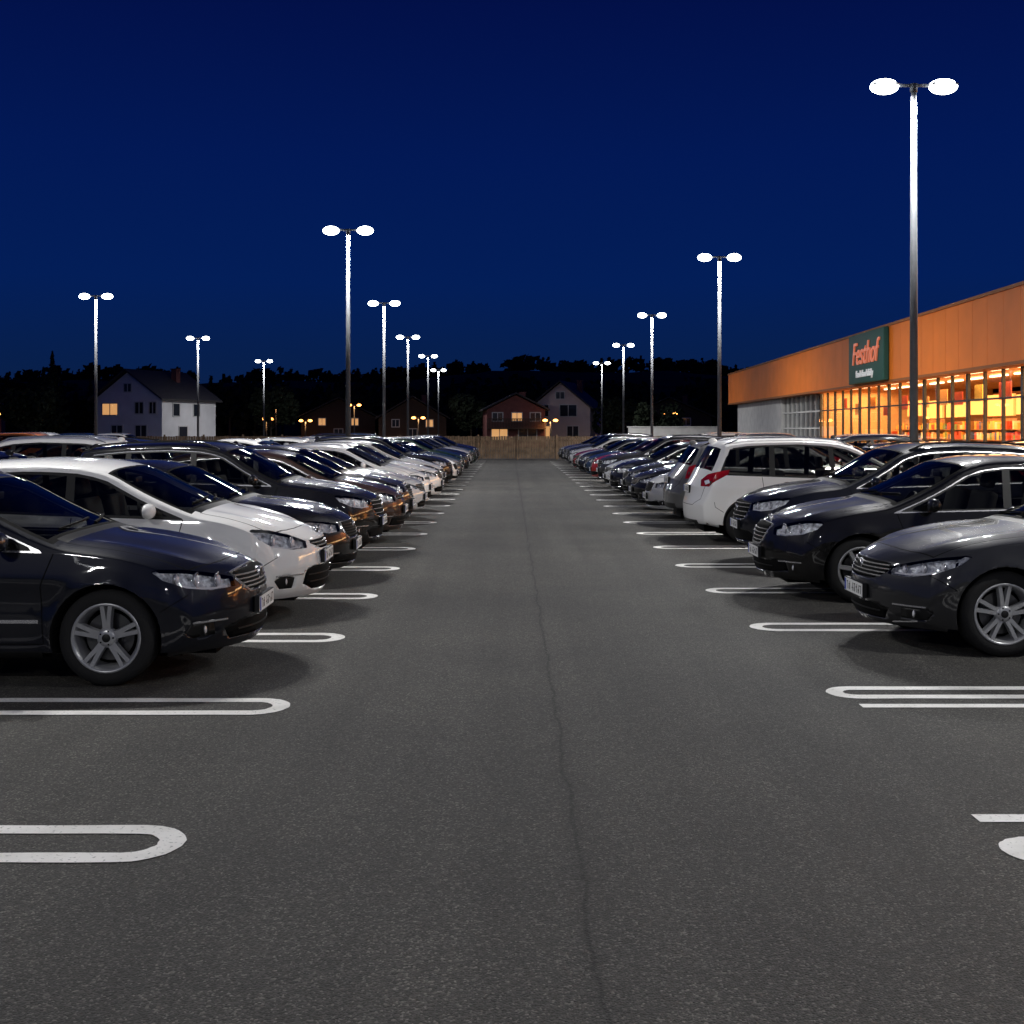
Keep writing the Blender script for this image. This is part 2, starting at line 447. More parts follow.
    def rayx(y, z, rear=False):
        h = bvh.ray_cast(Vector((L+2 if rear else -2, abs(y), z)), Vector((-1 if rear else 1, 0, 0)))
        return h[0].x if h[0] else (L if rear else 0)
    def rayy(x, z):
        h = bvh.ray_cast(Vector((x, 3, z)), Vector((0, -1, 0))); return h[0].y if h[0] else W
    def rayz(x, y):
        h = bvh.ray_cast(Vector((x, abs(y), 4)), Vector((0, 0, -1))); return h[0].z if h[0] else 1.4
    def tube(pts, hw, hh, mi):
        prev = None
        for i, p in enumerate(pts):
            d = (Vector(pts[min(i+1, len(pts)-1)])-Vector(pts[max(i-1, 0)])).normalized()
            up = Vector((0, 0, 1)); sd = d.cross(up).normalized(); up = sd.cross(d)
            ring = [bm.verts.new(Vector(p)+sd*a*hw+up*b*hh) for a, b in ((-1, -1), (1, -1), (1, 1), (-1, 1))]
            if prev:
                for k in range(4):
                    f = bm.faces.new((prev[k], prev[(k+1) % 4], ring[(k+1) % 4], ring[k])); f.material_index = mi
            else:
                f = bm.faces.new(ring); f.material_index = mi
            prev = ring
        f = bm.faces.new(prev[::-1]); f.material_index = mi
    for (y0, y1, z, mi, dd) in S['bars']:
        ys = np.linspace(y0, y1, 12)
        tube([(rayx(y, z)+dd, y, z) for y in ys], .008, S.get('barh', .0055), MI[mi])
    for (poly, mi, hh) in S.get('trim', []):
        pts = [(rayx(y, z)-.002, y, z) for y, z in poly]
        tube(pts, .006, hh, MI[mi])
    bz = S['badge']; bx = rayx(0, bz)
    cyl(bm, (bx-.012, 0, bz), (bx+.03, 0, bz), .048, .055, MI['chrome'], 20)
    cyl(bm, (bx-.016, 0, bz), (bx+.03, 0, bz), .036, .036, MI['plastic'], 20)
    for rear, pz in ((False, S['plate']), (True, S['rplate'])):
        px = rayx(0, pz, rear); s = 1 if rear else -1
        box(bm, *sorted((px+s*.004-.02*s, px+s*.018)), -.27, .27, pz-.062, pz+.062, MI['plastic'])
        box(bm, *sorted((px+s*.018, px+s*.022)), -.26, .26, pz-.055, pz+.055, MI['plate'])
        sg = -1 if not rear else 1
        box(bm, *sorted((px+s*.0222, px+s*.0235)), *sorted((sg*-.255, sg*-.215)), pz-.05, pz+.05, MI['blue'])
        for k, yy in enumerate((-.17, -.11, -.02, .04, .10, .16, .21)):
            wv = .017; a = sg*yy
            box(bm, *sorted((px+s*.0222, px+s*.0235)), a-wv, a-wv+.011, pz-.035, pz+.035, MI['char'])
            box(bm, *sorted((px+s*.0222, px+s*.0235)), a-wv+.011, a+wv, pz+.024-(k % 3)*.02, pz+.035-(k % 3)*.02, MI['char'])
            if k % 2: box(bm, *sorted((px+s*.0222, px+s*.0235)), a+wv-.010, a+wv, pz-.034, pz+.0, MI['char'])
    for sy in (1, -1):
        for (yy, zz, rr) in S['proj']:
            px = rayx(yy, zz)
            sph(bm, (px+.055, sy*(yy-.01), zz), rr, (.6, 1, 1), MI['clear'], 14, 8)
            cyl(bm, (px+.07, sy*(yy-.01), zz), (px+.045, sy*(yy-.01), zz), rr*1.05, rr*1.35, MI['chrome'], 18)
        if S.get('drl'):
            tube([(rayx(y, z)+.02, sy*y, z) for y, z in S['drl']], .006, .007, MI['clear'])
        for (yy, zz) in S['foglamp']:
            px = rayx(yy, zz)
            cyl(bm, (px+.02, sy*yy, zz), (px-.0+.012, sy*yy, zz), .036, .042, MI['chrome'], 16)
            sph(bm, (px+.015, sy*yy, zz), .032, (.35, 1, 1), MI['clear'], 12, 8)
            tube([(rayx(y, zz+.055)-.003, sy*y, zz+.055) for y in np.linspace(yy-.13, yy+.1, 6)], .005, .006, MI['chrome'])
        mx, mz = S['mir']; my = rayy(mx, mz)
        sph(bm, (mx+.02, sy*(my+.13), mz+.05), .1, (.62, 1.15, .72), 0, 18, 12)
        sph(bm, (mx+.045, sy*(my+.13), mz+.05), .09, (.5, 1.1, .68), MI['plastic'], 14, 8)
        tube([(mx+.03, sy*(my-.03), mz-.01), (mx+.03, sy*(my+.08), mz+.01)], .03, .014, MI['plastic'])
        for hx_ in S['handles']:
            hz = belt(hx_)-.10; hy = rayy(hx_, hz)
            box(bm, hx_-.105, hx_+.105, sy*(hy+.022)-.009, sy*(hy+.022)+.009, hz-.014, hz+.014, 0 if not S.get('chh') else MI['chrome'], bevel=.006)
            for ex in (-.08, .08):
                box(bm, hx_+ex-.015, hx_+ex+.015, sy*(hy+.006)-.012, sy*(hy+.006)+.012, hz-.01, hz+.01, 0)
            sph(bm, (hx_, sy*(hy-.004), hz), .07, (1.1, .05, .45), MI['seam'], 12, 6)
        if S.get('rails'):
            xa, xb = S['rails']; ry = ysec((xa+xb)/2, edge((xa+xb)/2))*.90
            tube([(x, sy*ry, rayz(x, ry)+(.045 if 0 < i < 9 else .0)) for i, x in enumerate(np.linspace(xa, xb, 10))], .014, .012, MI['chrome'] if S['railc'] else MI['plastic'])
        if S.get('strip'):
            z = .46
            tube([(x, sy*(rayy(x, z)+.002), z) for x in np.linspace(xf+Ra+.08, xr-Ra-.08, 10)], .006, .012, MI['chrome'])
        for xw in (xf, xr):
            build_wheel(bm, xw, W*.965, rw, sy, S['wheel'])
            f = bm.faces.new([bm.verts.new((xw+a*(Ra+.05), sy*.5, z)) for a, z in ((-1, .15), (1, .15), (1, rw+Ra+.02), (-1, rw+Ra+.02))]); f.material_index = MI['seam']
    box(bm, .25, L-.25, -.5, .5, .17, .30, MI['seam'])
    for (ya, yb) in ((.55, -.05), (-.02, -.62)):
        pts = []
        for t in np.linspace(0, 1, 6):
            y = ya+(yb-ya)*t; x = w0+.06+.13*t*.5+.13*(y/.7)**2*.8
            pts.append((x, y, rayz(x, y)+.012))
        tube(pts, .008, .006, MI['seam'])
    ax = r0_-.12 if r0_ > w1+.5 else L-1
    sph(bm, (ax, 0, rayz(ax, 0)+.02), .05, (1.5, .35, 1), 0, 10, 8)
    yb = W*.86
    z1 = belt(w0+.8)-.03
    for sy in (1, -1):
        box(bm, w0+.1, r1_-.15, sy*yb-.012, sy*yb+.012, .35, z1, MI['interior'])
    box(bm, w0+.1, r1_-.1, -yb, yb, .30, .36, MI['interior'])
    box(bm, w0+.02, w0+.45, -yb, yb, .6, belt(w0+.3)-.06, MI['interior'], bevel=.05)
    box(bm, r1_-.45, r1_-.2, -yb, yb, .4, z1-.02, MI['interior'])
    for (sx, sy) in [(w0+1.05, .36), (w0+1.05, -.36), (w0+1.95, .36), (w0+1.95, -.36)]:
        box(bm, sx-.5, sx, sy-.24, sy+.24, .42, .62, MI['interior'], bevel=.05)
        mt = Matrix.Translation((sx, sy, .58)) @ Matrix.Rotation(.25, 4, 'Y')
        box(bm, -.06, .08, -.24, .24, 0, .58, MI['interior'], mat=mt, bevel=.05)
        box(bm, -.03, .06, -.13, .13, .62, .80, MI['interior'], mat=mt, bevel=.04)
    ctr = Vector((w0+.60, .36, belt(w0+.5)-.02)); ring = []
    for i in range(20):
        a = 2*math.pi*i/20; ring.append(tuple(ctr+Vector((.08*math.sin(a), .18*math.cos(a), .165*math.sin(a)))))
    tube(ring+[ring[0]], .013, .013, MI['plastic'])
    box(bm, w1+.0, w1+.03, -.11, .11, ztop(w1)-.17, ztop(w1)-.11, MI['plastic'], bevel=.01)
    me = bpy.data.meshes.new(name); bm.to_mesh(me); bm.free()
    for k in CARM: me.materials.append(M[k])
    return me

PLAN = lambda L, n=.86, t=.86: [(0, n), (.12, n+.06), (.35, .972), (.8, 1), (L-.9, 1), (L-.4, .975), (L-.12, t+.06), (L, t)]
SPEC = {}
SPEC['wagon'] = dict(L=4.6, W=.90, top=[(0, .74), (.10, .82), (.4, .90), (.9, .985), (1.22, 1.03), (2.02, 1.43), (2.35, 1.485), (2.9, 1.50), (3.5, 1.47), (4.0, 1.40), (4.38, 1.05), (4.5, .98), (4.6, .88)],
    belt=[(0, .86), (1.2, .93), (2.5, .96), (4.6, 1.03)], plan=PLAN(4.6), bot=[(0, .21), (.4, .19), (2, .19), (4.1, .21), (4.6, .28)],
    fprof=[(.15, .12), (.24, .04), (.34, .01), (.5, .0), (.6, .015), (.72, .04), (.8, .09), (.95, .16)], rprof=[(.2, .12), (.35, .02), (.6, 0), (.75, .05), (1, .10)],
    fplan=.34, rplan=.22, tum=.33, xf=.93, xr=3.62, rw=.34, Ra=.385, ws=(1.25, 2.05), rs=(4.03, 4.36), steep=True, cwin=(4.15, 3.85),
    pillars=[(2.42, 2.50, .045), (3.36, 3.30, .04)], doors=[[(1.30, .93), (1.38, .7), (1.36, .30)], [(2.42, .95), (2.44, .6), (2.40, .30)], [(3.50, .98), (3.42, .75), (3.18, .45), (3.16, .30)]],
    fcuts=[([(-.01, .60), (.30, .61), (.40, .68), (.43, .745), (-.01, .775)], 'seam', .03), ([(-.01, .27), (.50, .28), (.56, .36), (.45, .40), (-.01, .41)], 'seam', .03)],
    head=[[(.40, .655), (.41, .72), (.60, .765), (.80, .80), (1.00, .815), (1.04, .80), (.98, .74), (.82, .675), (.62, .645)]],
    fog=[[(.60, .33), (.62, .42), (.80, .43), (.84, .36), (.78, .32)]], foglamp=[(.68, .375)],
    proj=[(.52, .705, .045), (.65, .72, .042), (.76, .735, .035)], drl=[(.50, .66), (.6, .655), (.7, .665), (.8, .70)],
    tailp=[[(-2.55, .80), (-2.55, .98), (-2.35, 1.0), (-2.2, .98), (-2.22, .82)]], rcuts=[([(-.01, .22), (.6, .24), (.6, .36), (-.01, .36)], 'plastic')],
    hatch=[(-.01, .62), (.5, .62), (.66, .7), (.70, .95)], bars=[(-.38, .38, .635, 'chrome', .0), (-.40, .40, .665, 'chrome', 0), (-.41, .41, .695, 'chrome', 0), (-.42, .42, .725, 'chrome', 0), (-.44, .44, .34, 'plastic', 0)],
    trim=[([(-.43, .748), (-.3, .765), (0, .778), (.3, .765), (.43, .748), (.41, .69), (.30, .605), (0, .598), (-.30, .605), (-.41, .69), (-.43, .748)], 'chrome', .009)],
    badge=.70, plate=.49, rplate=.72, mir=(1.62, .97), handles=[2.25, 3.18], rails=(2.2, 3.9), railc=True, wheel=0, chh=True, strip=True)
SPEC['sedan'] = dict(L=4.75, W=.91, top=[(0, .72), (.10, .80), (.45, .89), (.95, .965), (1.32, 1.005), (2.2, 1.395), (2.5, 1.45), (2.95, 1.455), (3.35, 1.40), (4.1, 1.10), (4.55, 1.06), (4.68, 1.02), (4.75, .95)],
    belt=[(0, .82), (1.2, .91), (2.5, .94), (4.75, 1.0)], plan=PLAN(4.75), bot=[(0, .19), (.4, .17), (2, .18), (4.2, .2), (4.75, .28)],
    fprof=[(.15, .11), (.22, .04), (.32, .01), (.48, .0), (.56, .015), (.66, .05), (.76, .10), (.9, .17)], rprof=[(.2, .12), (.35, .02), (.6, 0), (.8, .03), (1, .08)],
    fplan=.36, rplan=.24, tum=.36, xf=.93, xr=3.72, rw=.34, Ra=.38, ws=(1.36, 2.24), rs=(3.42, 4.06), steep=False, cwin=(3.95, 3.45),
    pillars=[(2.55, 2.66, .04), (3.50, 3.36, .03)], doors=[[(1.40, .90), (1.47, .68), (1.42, .28)], [(2.55, .93), (2.57, .6), (2.52, .28)], [(3.60, .95), (3.50, .72), (3.27, .42), (3.25, .28)]],
    fcuts=[([(-.01, .555), (.32, .565), (.44, .62), (.46, .675), (.40, .70), (-.01, .71)], 'seam', .03), ([(-.01, .23), (.42, .24), (.48, .32), (.38, .36), (-.01, .36)], 'seam', .03)],
    head=[[(.42, .61), (.43, .67), (.62, .72), (.82, .765), (1.05, .80), (1.09, .79), (1.02, .72), (.84, .645), (.64, .605)]],
    fog=[[(.55, .27), (.57, .35), (.76, .37), (.84, .33), (.78, .27)]], foglamp=[(.66, .32)],
    proj=[(.53, .655, .036), (.65, .672, .036), (.76, .69, .03)], drl=[(.5, .625), (.6, .622), (.7, .635), (.8, .67)],
    tailp=[[(-2.75, .78), (-2.75, .90), (-2.5, .93), (-2.3, .92), (-2.32, .82)]], rcuts=[([(-.01, .22), (.55, .24), (.55, .34), (-.01, .34)], 'plastic')],
    hatch=[(-.01, .62), (.5, .62), (.60, .7), (.62, .95)], bars=[(-.40, .40, .588, 'chrome', 0), (-.43, .43, .618, 'chrome', 0), (-.45, .45, .648, 'chrome', 0), (-.44, .44, .678, 'chrome', 0), (-.4, .4, .30, 'plastic', 0)],
    trim=[([(-.68, .255), (-.5, .225), (0, .215), (.5, .225), (.68, .255)], 'chrome', .006)], badge=.645, plate=.445, rplate=.78, mir=(1.76, .95), handles=[2.36, 3.33], wheel=2, chh=True, strip=False)
SPEC['hatch'] = dict(L=4.25, W=.885, top=[(0, .76), (.10, .84), (.4, .93), (.8, 1.01), (1.05, 1.055), (1.85, 1.44), (2.2, 1.51), (2.7, 1.53), (3.3, 1.50), (3.75, 1.42), (4.05, 1.08), (4.15, .98), (4.25, .85)],
    belt=[(0, .88), (1.2, .96), (2.5, 1.0), (4.25, 1.08)], plan=PLAN(4.25, .84), bot=[(0, .2), (.4, .18), (2, .19), (3.8, .21), (4.25, .28)],
    fprof=[(.15, .12), (.24, .04), (.34, .01), (.5, .0), (.62, .02), (.75, .06), (.85, .12), (1, .2)], rprof=[(.2, .12), (.35, .02), (.6, 0), (.75, .05), (1, .10)],
    fplan=.38, rplan=.22, tum=.32, xf=.86, xr=3.42, rw=.325, Ra=.37, ws=(1.08, 1.88), rs=(3.78, 4.04), steep=True, cwin=(3.75, 3.45),
    pillars=[(2.25, 2.32, .045), (3.13, 3.08, .04)], doors=[[(1.22, .96), (1.28, .7), (1.26, .30)], [(2.25, .98), (2.27, .6), (2.22, .30)], [(3.26, 1.0), (3.18, .75), (2.97, .45), (2.95, .30)]],
    fcuts=[([(-.01, .64), (.20, .645), (.36, .70), (.36, .73), (-.01, .735)], 'seam', .02), ([(-.01, .26), (.36, .265), (.50, .33), (.47, .46), (.40, .49), (-.01, .49)], 'seam', .04)],
    head=[[(.40, .665), (.40, .73), (.58, .80), (.78, .85), (.97, .87), (1.00, .855), (.93, .77), (.78, .69), (.58, .66)]],
    fog=[[(.60, .30), (.58, .40), (.72, .43), (.80, .38), (.74, .30)]], foglamp=[(.64, .37)],
    proj=[(.51, .72, .05), (.65, .745, .045)], drl=[(.48, .675), (.6, .672), (.7, .70)],
    tailp=[[(-2.35, .78), (-2.35, 1.0), (-2.2, 1.04), (-1.95, 1.02), (-1.98, .82)]], rcuts=[([(-.01, .22), (.55, .24), (.55, .36), (-.01, .36)], 'plastic')],
    hatch=[(-.01, .60), (.5, .60), (.64, .7), (.66, .95)], bars=[(-.30, .30, .672, 'chrome', 0), (-.35, .35, .705, 'chrome', 0), (-.42, .42, .34, 'plastic', 0), (-.45, .45, .41, 'plastic', 0)],
    badge=.79, plate=.57, rplate=.80, mir=(1.48, 1.0), handles=[2.08, 2.96], wheel=1, chrome=False)
SPEC['suv'] = dict(L=4.6, W=.93, top=[(0, .84), (.10, .93), (.4, 1.00), (.9, 1.075), (1.2, 1.11), (1.95, 1.54), (2.3, 1.62), (2.8, 1.645), (3.5, 1.62), (4.15, 1.54), (4.42, 1.15), (4.5, 1.05), (4.6, .9)],
    belt=[(0, .96), (1.2, 1.03), (2.5, 1.07), (4.6, 1.15)], plan=PLAN(4.6, .87, .87), bot=[(0, .27), (.4, .24), (2, .24), (4.2, .26), (4.6, .34)],
    fprof=[(.2, .12), (.28, .04), (.38, .01), (.5, .0), (.66, .01), (.82, .04), (.92, .10), (1.1, .18)], rprof=[(.2, .12), (.4, .02), (.65, 0), (.8, .05), (1.1, .10)],
    fplan=.32, rplan=.2, tum=.28, xf=.94, xr=3.62, rw=.365, Ra=.415, ws=(1.23, 1.98), rs=(4.17, 4.40), steep=True, cwin=(4.15, 3.9),
    pillars=[(2.42, 2.50, .045), (3.38, 3.34, .04)], doors=[[(1.32, 1.03), (1.40, .8), (1.38, .36)], [(2.42, 1.05), (2.44, .7), (2.40, .36)], [(3.52, 1.08), (3.42, .85), (3.18, .52), (3.16, .36)]],
    fcuts=[([(-.01, .60), (.36, .62), (.44, .72), (.44, .83), (-.01, .86)], 'seam', .04), ([(-.01, .32), (.50, .33), (.58, .42), (.46, .47), (-.01, .47)], 'seam', .03)],
    head=[[(.42, .74), (.42, .83), (.60, .875), (.80, .905), (.99, .92), (1.01, .90), (.96, .83), (.80, .76), (.62, .73)]],
    fog=[[(.62, .38), (.63, .48), (.80, .49), (.86, .44), (.80, .37)]], foglamp=[(.70, .435)],
    proj=[(.53, .79, .045), (.68, .81, .045)], drl=[(.5, .75), (.62, .74), (.75, .76), (.84, .80)],
    tailp=[[(-2.5, .90), (-2.5, 1.12), (-2.35, 1.16), (-2.15, 1.14), (-2.18, .94)]], rcuts=[([(-.01, .25), (.62, .27), (.62, .44), (-.01, .44)], 'plastic')],
    hatch=[(-.01, .68), (.5, .68), (.68, .8), (.72, 1.05)], bars=[(-.40, .40, .65, 'chrome', 0), (-.43, .43, .71, 'chrome', 0), (-.44, .44, .77, 'chrome', 0), (-.43, .43, .82, 'chrome', 0)],
    badge=.74, plate=.53, rplate=.86, mir=(1.60, 1.08), handles=[2.25, 3.18], rails=(2.15, 4.0), railc=False, wheel=3, clad=True)
SPEC['mpv'] = dict(L=4.55, W=.92, top=[(0, .82), (.10, .90), (.4, .99), (.8, 1.08), (.98, 1.12), (1.85, 1.56), (2.2, 1.65), (2.8, 1.69), (3.6, 1.67), (4.18, 1.60), (4.42, 1.18), (4.47, 1.05), (4.55, .9)],
    belt=[(0, .93), (1.2, 1.0), (2.5, 1.03), (4.55, 1.10)], plan=PLAN(4.55, .85, .88), bot=[(0, .22), (.4, .2), (2, .2), (4.1, .23), (4.55, .30)],
    fprof=[(.15, .12), (.24, .04), (.34, .01), (.5, .0), (.66, .02), (.82, .06), (.92, .12), (1.1, .2)], rprof=[(.2, .10), (.35, .02), (.6, 0), (.72, .04), (1.1, .08)],
    fplan=.38, rplan=.18, tum=.25, xf=.90, xr=3.68, rw=.34, Ra=.385, ws=(1.0, 1.88), rs=(4.20, 4.41), steep=True, cwin=(4.18, 4.0),
    pillars=[(2.30, 2.36, .045), (3.30, 3.27, .05)], doors=[[(1.22, 1.0), (1.30, .75), (1.28, .30)], [(2.30, 1.03), (2.32, .6), (2.28, .30)], [(3.45, 1.05), (3.42, .8), (3.22, .48), (3.20, .30)]],
    fcuts=[([(-.01, .66), (.30, .67), (.38, .74), (-.01, .77)], 'seam', .03), ([(-.01, .28), (.50, .29), (.52, .44), (-.01, .46)], 'seam', .03)],
    head=[[(.42, .70), (.42, .80), (.60, .86), (.80, .91), (.99, .94), (1.01, .92), (.94, .82), (.80, .73), (.62, .69)]],
    fog=[[(.62, .33), (.63, .42), (.78, .43), (.84, .38), (.80, .32)]], foglamp=[(.68, .375)],
    proj=[(.53, .76, .045), (.66, .78, .045)],
    tailp=[[(-2.66, .90), (-2.70, 1.0), (-2.56, 1.09), (-2.38, 1.13), (-2.20, 1.17), (-2.20, 1.10), (-2.40, .95), (-2.46, .90)]],
    tailw=[[(-2.55, .93), (-2.60, .985), (-2.50, 1.01), (-2.45, .96)]], rcuts=[([(-.01, .22), (.6, .24), (.6, .36), (-.01, .36)], 'plastic')],
    hatch=[(-.01, .60), (.5, .60), (.70, .7), (.72, .95)], bars=[(-.32, .32, .70, 'chrome', 0), (-.36, .36, .735, 'chrome', 0)],
    badge=.82, plate=.55, rplate=.84, mir=(1.50, 1.05), handles=[2.12, 3.05], wheel=2, chrome=False, rails=(2.0, 4.0), railc=True)
def variant(base, **kw):
    s = copy.deepcopy(SPEC[base]); s.update(kw); return s
SPEC['liftback'] = variant('wagon', top=[(0, .76), (.10, .84), (.4, .925), (.9, 1.005), (1.18, 1.045), (1.98, 1.45), (2.3, 1.515), (2.8, 1.53), (3.3, 1.47), (4.05, 1.22), (4.40, 1.06), (4.5, .99), (4.6, .88)],
    ws=(1.21, 2.01), rs=(3.45, 4.20), steep=False, cwin=(4.1, 3.55), pillars=[(2.42, 2.52, .045), (3.40, 3.28, .035)], rails=None, strip=False, chrome=True, wheel=1,
    fcuts=[([(-.01, .56), (.20, .57), (.30, .70), (.30, .775), (-.01, .79)], 'seam', .035), ([(-.01, .27), (.40, .28), (.62, .31), (.60, .42), (.36, .40), (-.01, .40)], 'seam', .03)],
    head=[[(.38, .675), (.37, .75), (.55, .805), (.74, .84), (.92, .845), (.97, .82), (.92, .76), (.76, .70), (.58, .67)]],
    proj=[(.48, .735, .05), (.63, .75, .045)], drl=[(.46, .69), (.56, .685), (.68, .70)], fog=[], foglamp=[(.66, .35)],
    bars=[(-.27, .27, .60, 'chrome', 0), (-.29, .29, .64, 'chrome', 0), (-.30, .30, .68, 'chrome', 0), (-.30, .30, .72, 'chrome', 0), (-.44, .44, .34, 'plastic', 0)],
    trim=[([(-.31, .775), (0, .792), (.31, .775), (.30, .69), (.20, .565), (0, .555), (-.20, .565), (-.30, .69), (-.31, .775)], 'chrome', .010)], badge=.815, plate=.47)
SPEC['compact'] = variant('hatch', top=[(0, .74), (.08, .83), (.3, .92), (.7, .99), (.95, 1.03), (1.7, 1.40), (2.1, 1.475), (2.7, 1.49), (3.4, 1.44), (3.82, 1.36), (4.08, 1.04), (4.16, .95), (4.25, .85)],
    ws=(.98, 1.75), rs=(3.85, 4.07), cwin=(3.85, 3.6), wheel=3, chrome=True, tum=.36, mir=(1.40, .97), crease=.26,
    fcuts=[([(-.01, .68), (.34, .69), (.34, .735), (-.01, .74)], 'seam', .02), ([(-.01, .27), (.55, .28), (.52, .40), (-.01, .42)], 'seam', .03)],
    head=[[(.38, .66), (.38, .745), (.54, .79), (.72, .80), (.88, .79), (.90, .75), (.82, .69), (.66, .655), (.5, .65)]], proj=[(.49, .715, .045), (.63, .72, .04)],
    bars=[(-.33, .33, .712, 'chrome', 0), (-.42, .42, .34, 'plastic', 0)], badge=.775, plate=.52)
SPEC['saloon'] = variant('sedan', top=[(0, .74), (.08, .82), (.4, .90), (.9, .965), (1.25, 1.0), (2.0, 1.37), (2.35, 1.44), (3.0, 1.45), (3.45, 1.39), (4.0, 1.13), (4.5, 1.10), (4.66, 1.06), (4.75, .97)],
    ws=(1.28, 2.02), rs=(3.5, 3.98), wheel=0, chrome=False, mir=(1.66, .95),
    fcuts=[([(-.01, .54), (.36, .545), (.40, .60), (.40, .72), (-.01, .73)], 'seam', .03), ([(-.01, .25), (.60, .26), (.58, .36), (.38, .34), (-.01, .34)], 'seam', .03)],
    head=[[(.44, .62), (.44, .705), (.62, .735), (.82, .755), (1.00, .76), (1.02, .735), (.95, .68), (.80, .63), (.62, .61)]],
    trim=[([(-.40, .72), (0, .732), (.40, .72), (.40, .60), (.36, .545), (0, .538), (-.36, .545), (-.40, .60), (-.40, .72)], 'chrome', .008)],
    bars=[(-.38, .38, .57+.03*i, 'plastic', 0) for i in range(5)], badge=.655)
CAR = {k: build_car('car_mesh_'+k, v) for k, v in SPEC.items()}
NAMES = {'wagon': 'parked_station_wagon', 'sedan': 'parked_sedan', 'hatch': 'parked_hatchback', 'suv': 'parked_suv', 'mpv': 'parked_minivan', 'liftback': 'parked_hatchback', 'compact': 'parked_hatchback', 'saloon': 'parked_sedan'}
cols = dict(black=(.006, .0058, .0058), navy=(.006, .0072, .012), blue=(.012, .03, .07), white=(.86, .855, .83), silver=(.50, .50, .50), grey=(.12, .12, .12),
            dgrey=(.026, .0265, .028), brown=(.045, .025, .018), red=(.25, .012, .01), green=(.012, .03, .02), orange=(.55, .16, .02))
def place(kind, nose_x, yc, facing, col, jit=0):
    o = bpy.data.objects.new(NAMES[kind], CAR[kind]); COL.objects.link(o)
    o.color = (*cols[col], 1)
    o.location = (nose_x, yc, 0.0045)
    o.rotation_euler = (0, 0, (math.pi if facing > 0 else 0)+math.radians(jit))
    return o
R = random.Random(11)
KK = ['wagon', 'hatch', 'suv', 'sedan', 'liftback', 'compact', 'saloon']
left = [('wagon', -1.90, 9.25, 'navy'), ('hatch', -1.82, 11.95, 'white'), ('saloon', -1.84, 14.4, 'black'), ('suv', -1.80, 16.95, 'black'), ('compact', -1.72, 19.6, 'brown'),
        ('liftback', -1.8, 22.1, 'dgrey'), ('sedan', -1.75, 24.6, 'silver'), ('compact', -1.8, 27.1, 'white'), ('wagon', -1.7, 29.9, 'white'), ('hatch', -1.8, 32.9, 'silver'), ('suv', -1.75, 35.9, 'black'), ('saloon', -1.7, 38.5, 'white')]
y = 41.1
while y < 69:
    left.append((R.choice(KK), -1.75+R.uniform(-.1, .1), y, R.choice(['black', 'navy', 'dgrey', 'grey', 'green', 'silver']))); y += 2.7
for k, nx, yc, c in left: place(k, nx, yc, 1, c, R.uniform(-.8, .8) if yc > 10 else 0)
right = [('sedan', 2.97, 10.35, 'dgrey'), ('liftback', 2.70, 13.3, 'black'), ('suv', 3.05, 16.35, 'navy'), ('saloon', 2.78, 24.9, 'silver'), ('sedan', 2.75, 27.6, 'black'), ('wagon', 2.8, 30.2, 'dgrey'), ('compact', 2.7, 32.8, 'navy'),
         ('sedan', 2.75, 35.5, 'silver'), ('suv', 2.75, 38.2, 'dgrey'), ('liftback', 2.7, 40.9, 'red')]
y = 44.2
while y < 70:
    right.append((R.choice(KK), 2.68+R.uniform(-.06, .04), y, R.choice(['black', 'navy', 'dgrey', 'grey', 'red', 'silver', 'blue']))); y += 2.6
for k, nx, yc, c in right: place(k, nx, yc, -1, c, R.uniform(-.8, .8) if yc > 14 else 0)
place('mpv', 2.85+4.55, 19.75, 1, 'white')
place('suv', 2.9+4.6, 22.78, 1, 'grey')
for side_, x0, lo, hi in ((-1, -6.95, 12, 70), (1, 8.0, 18, 70)):
    y = lo
    while y < hi:
        if R.random() < .82:
            k = R.choice(KK+['mpv']); L = SPEC[k]['L']
            if side_ < 0: place(k, x0-L, y, -1, R.choice(['black', 'white', 'silver', 'dgrey', 'blue', 'grey']), R.uniform(-.6, .6))
            else: place(k, x0+L, y, 1, R.choice(['black', 'white', 'silver', 'dgrey', 'navy', 'grey']), R.uniform(-.6, .6))
        y += 2.7
y = 40
while y < 70:
    if R.random() < .75 and abs(y-52.3) > 2.3:
        place(R.choice(['wagon', 'hatch', 'suv', 'mpv']), -19.6, y, 1, R.choice(['black', 'white', 'silver', 'dgrey', 'red', 'blue']), R.uniform(-1, 1))
    y += 2.8
place('mpv', -18.4, 52.3, 1, 'orange')

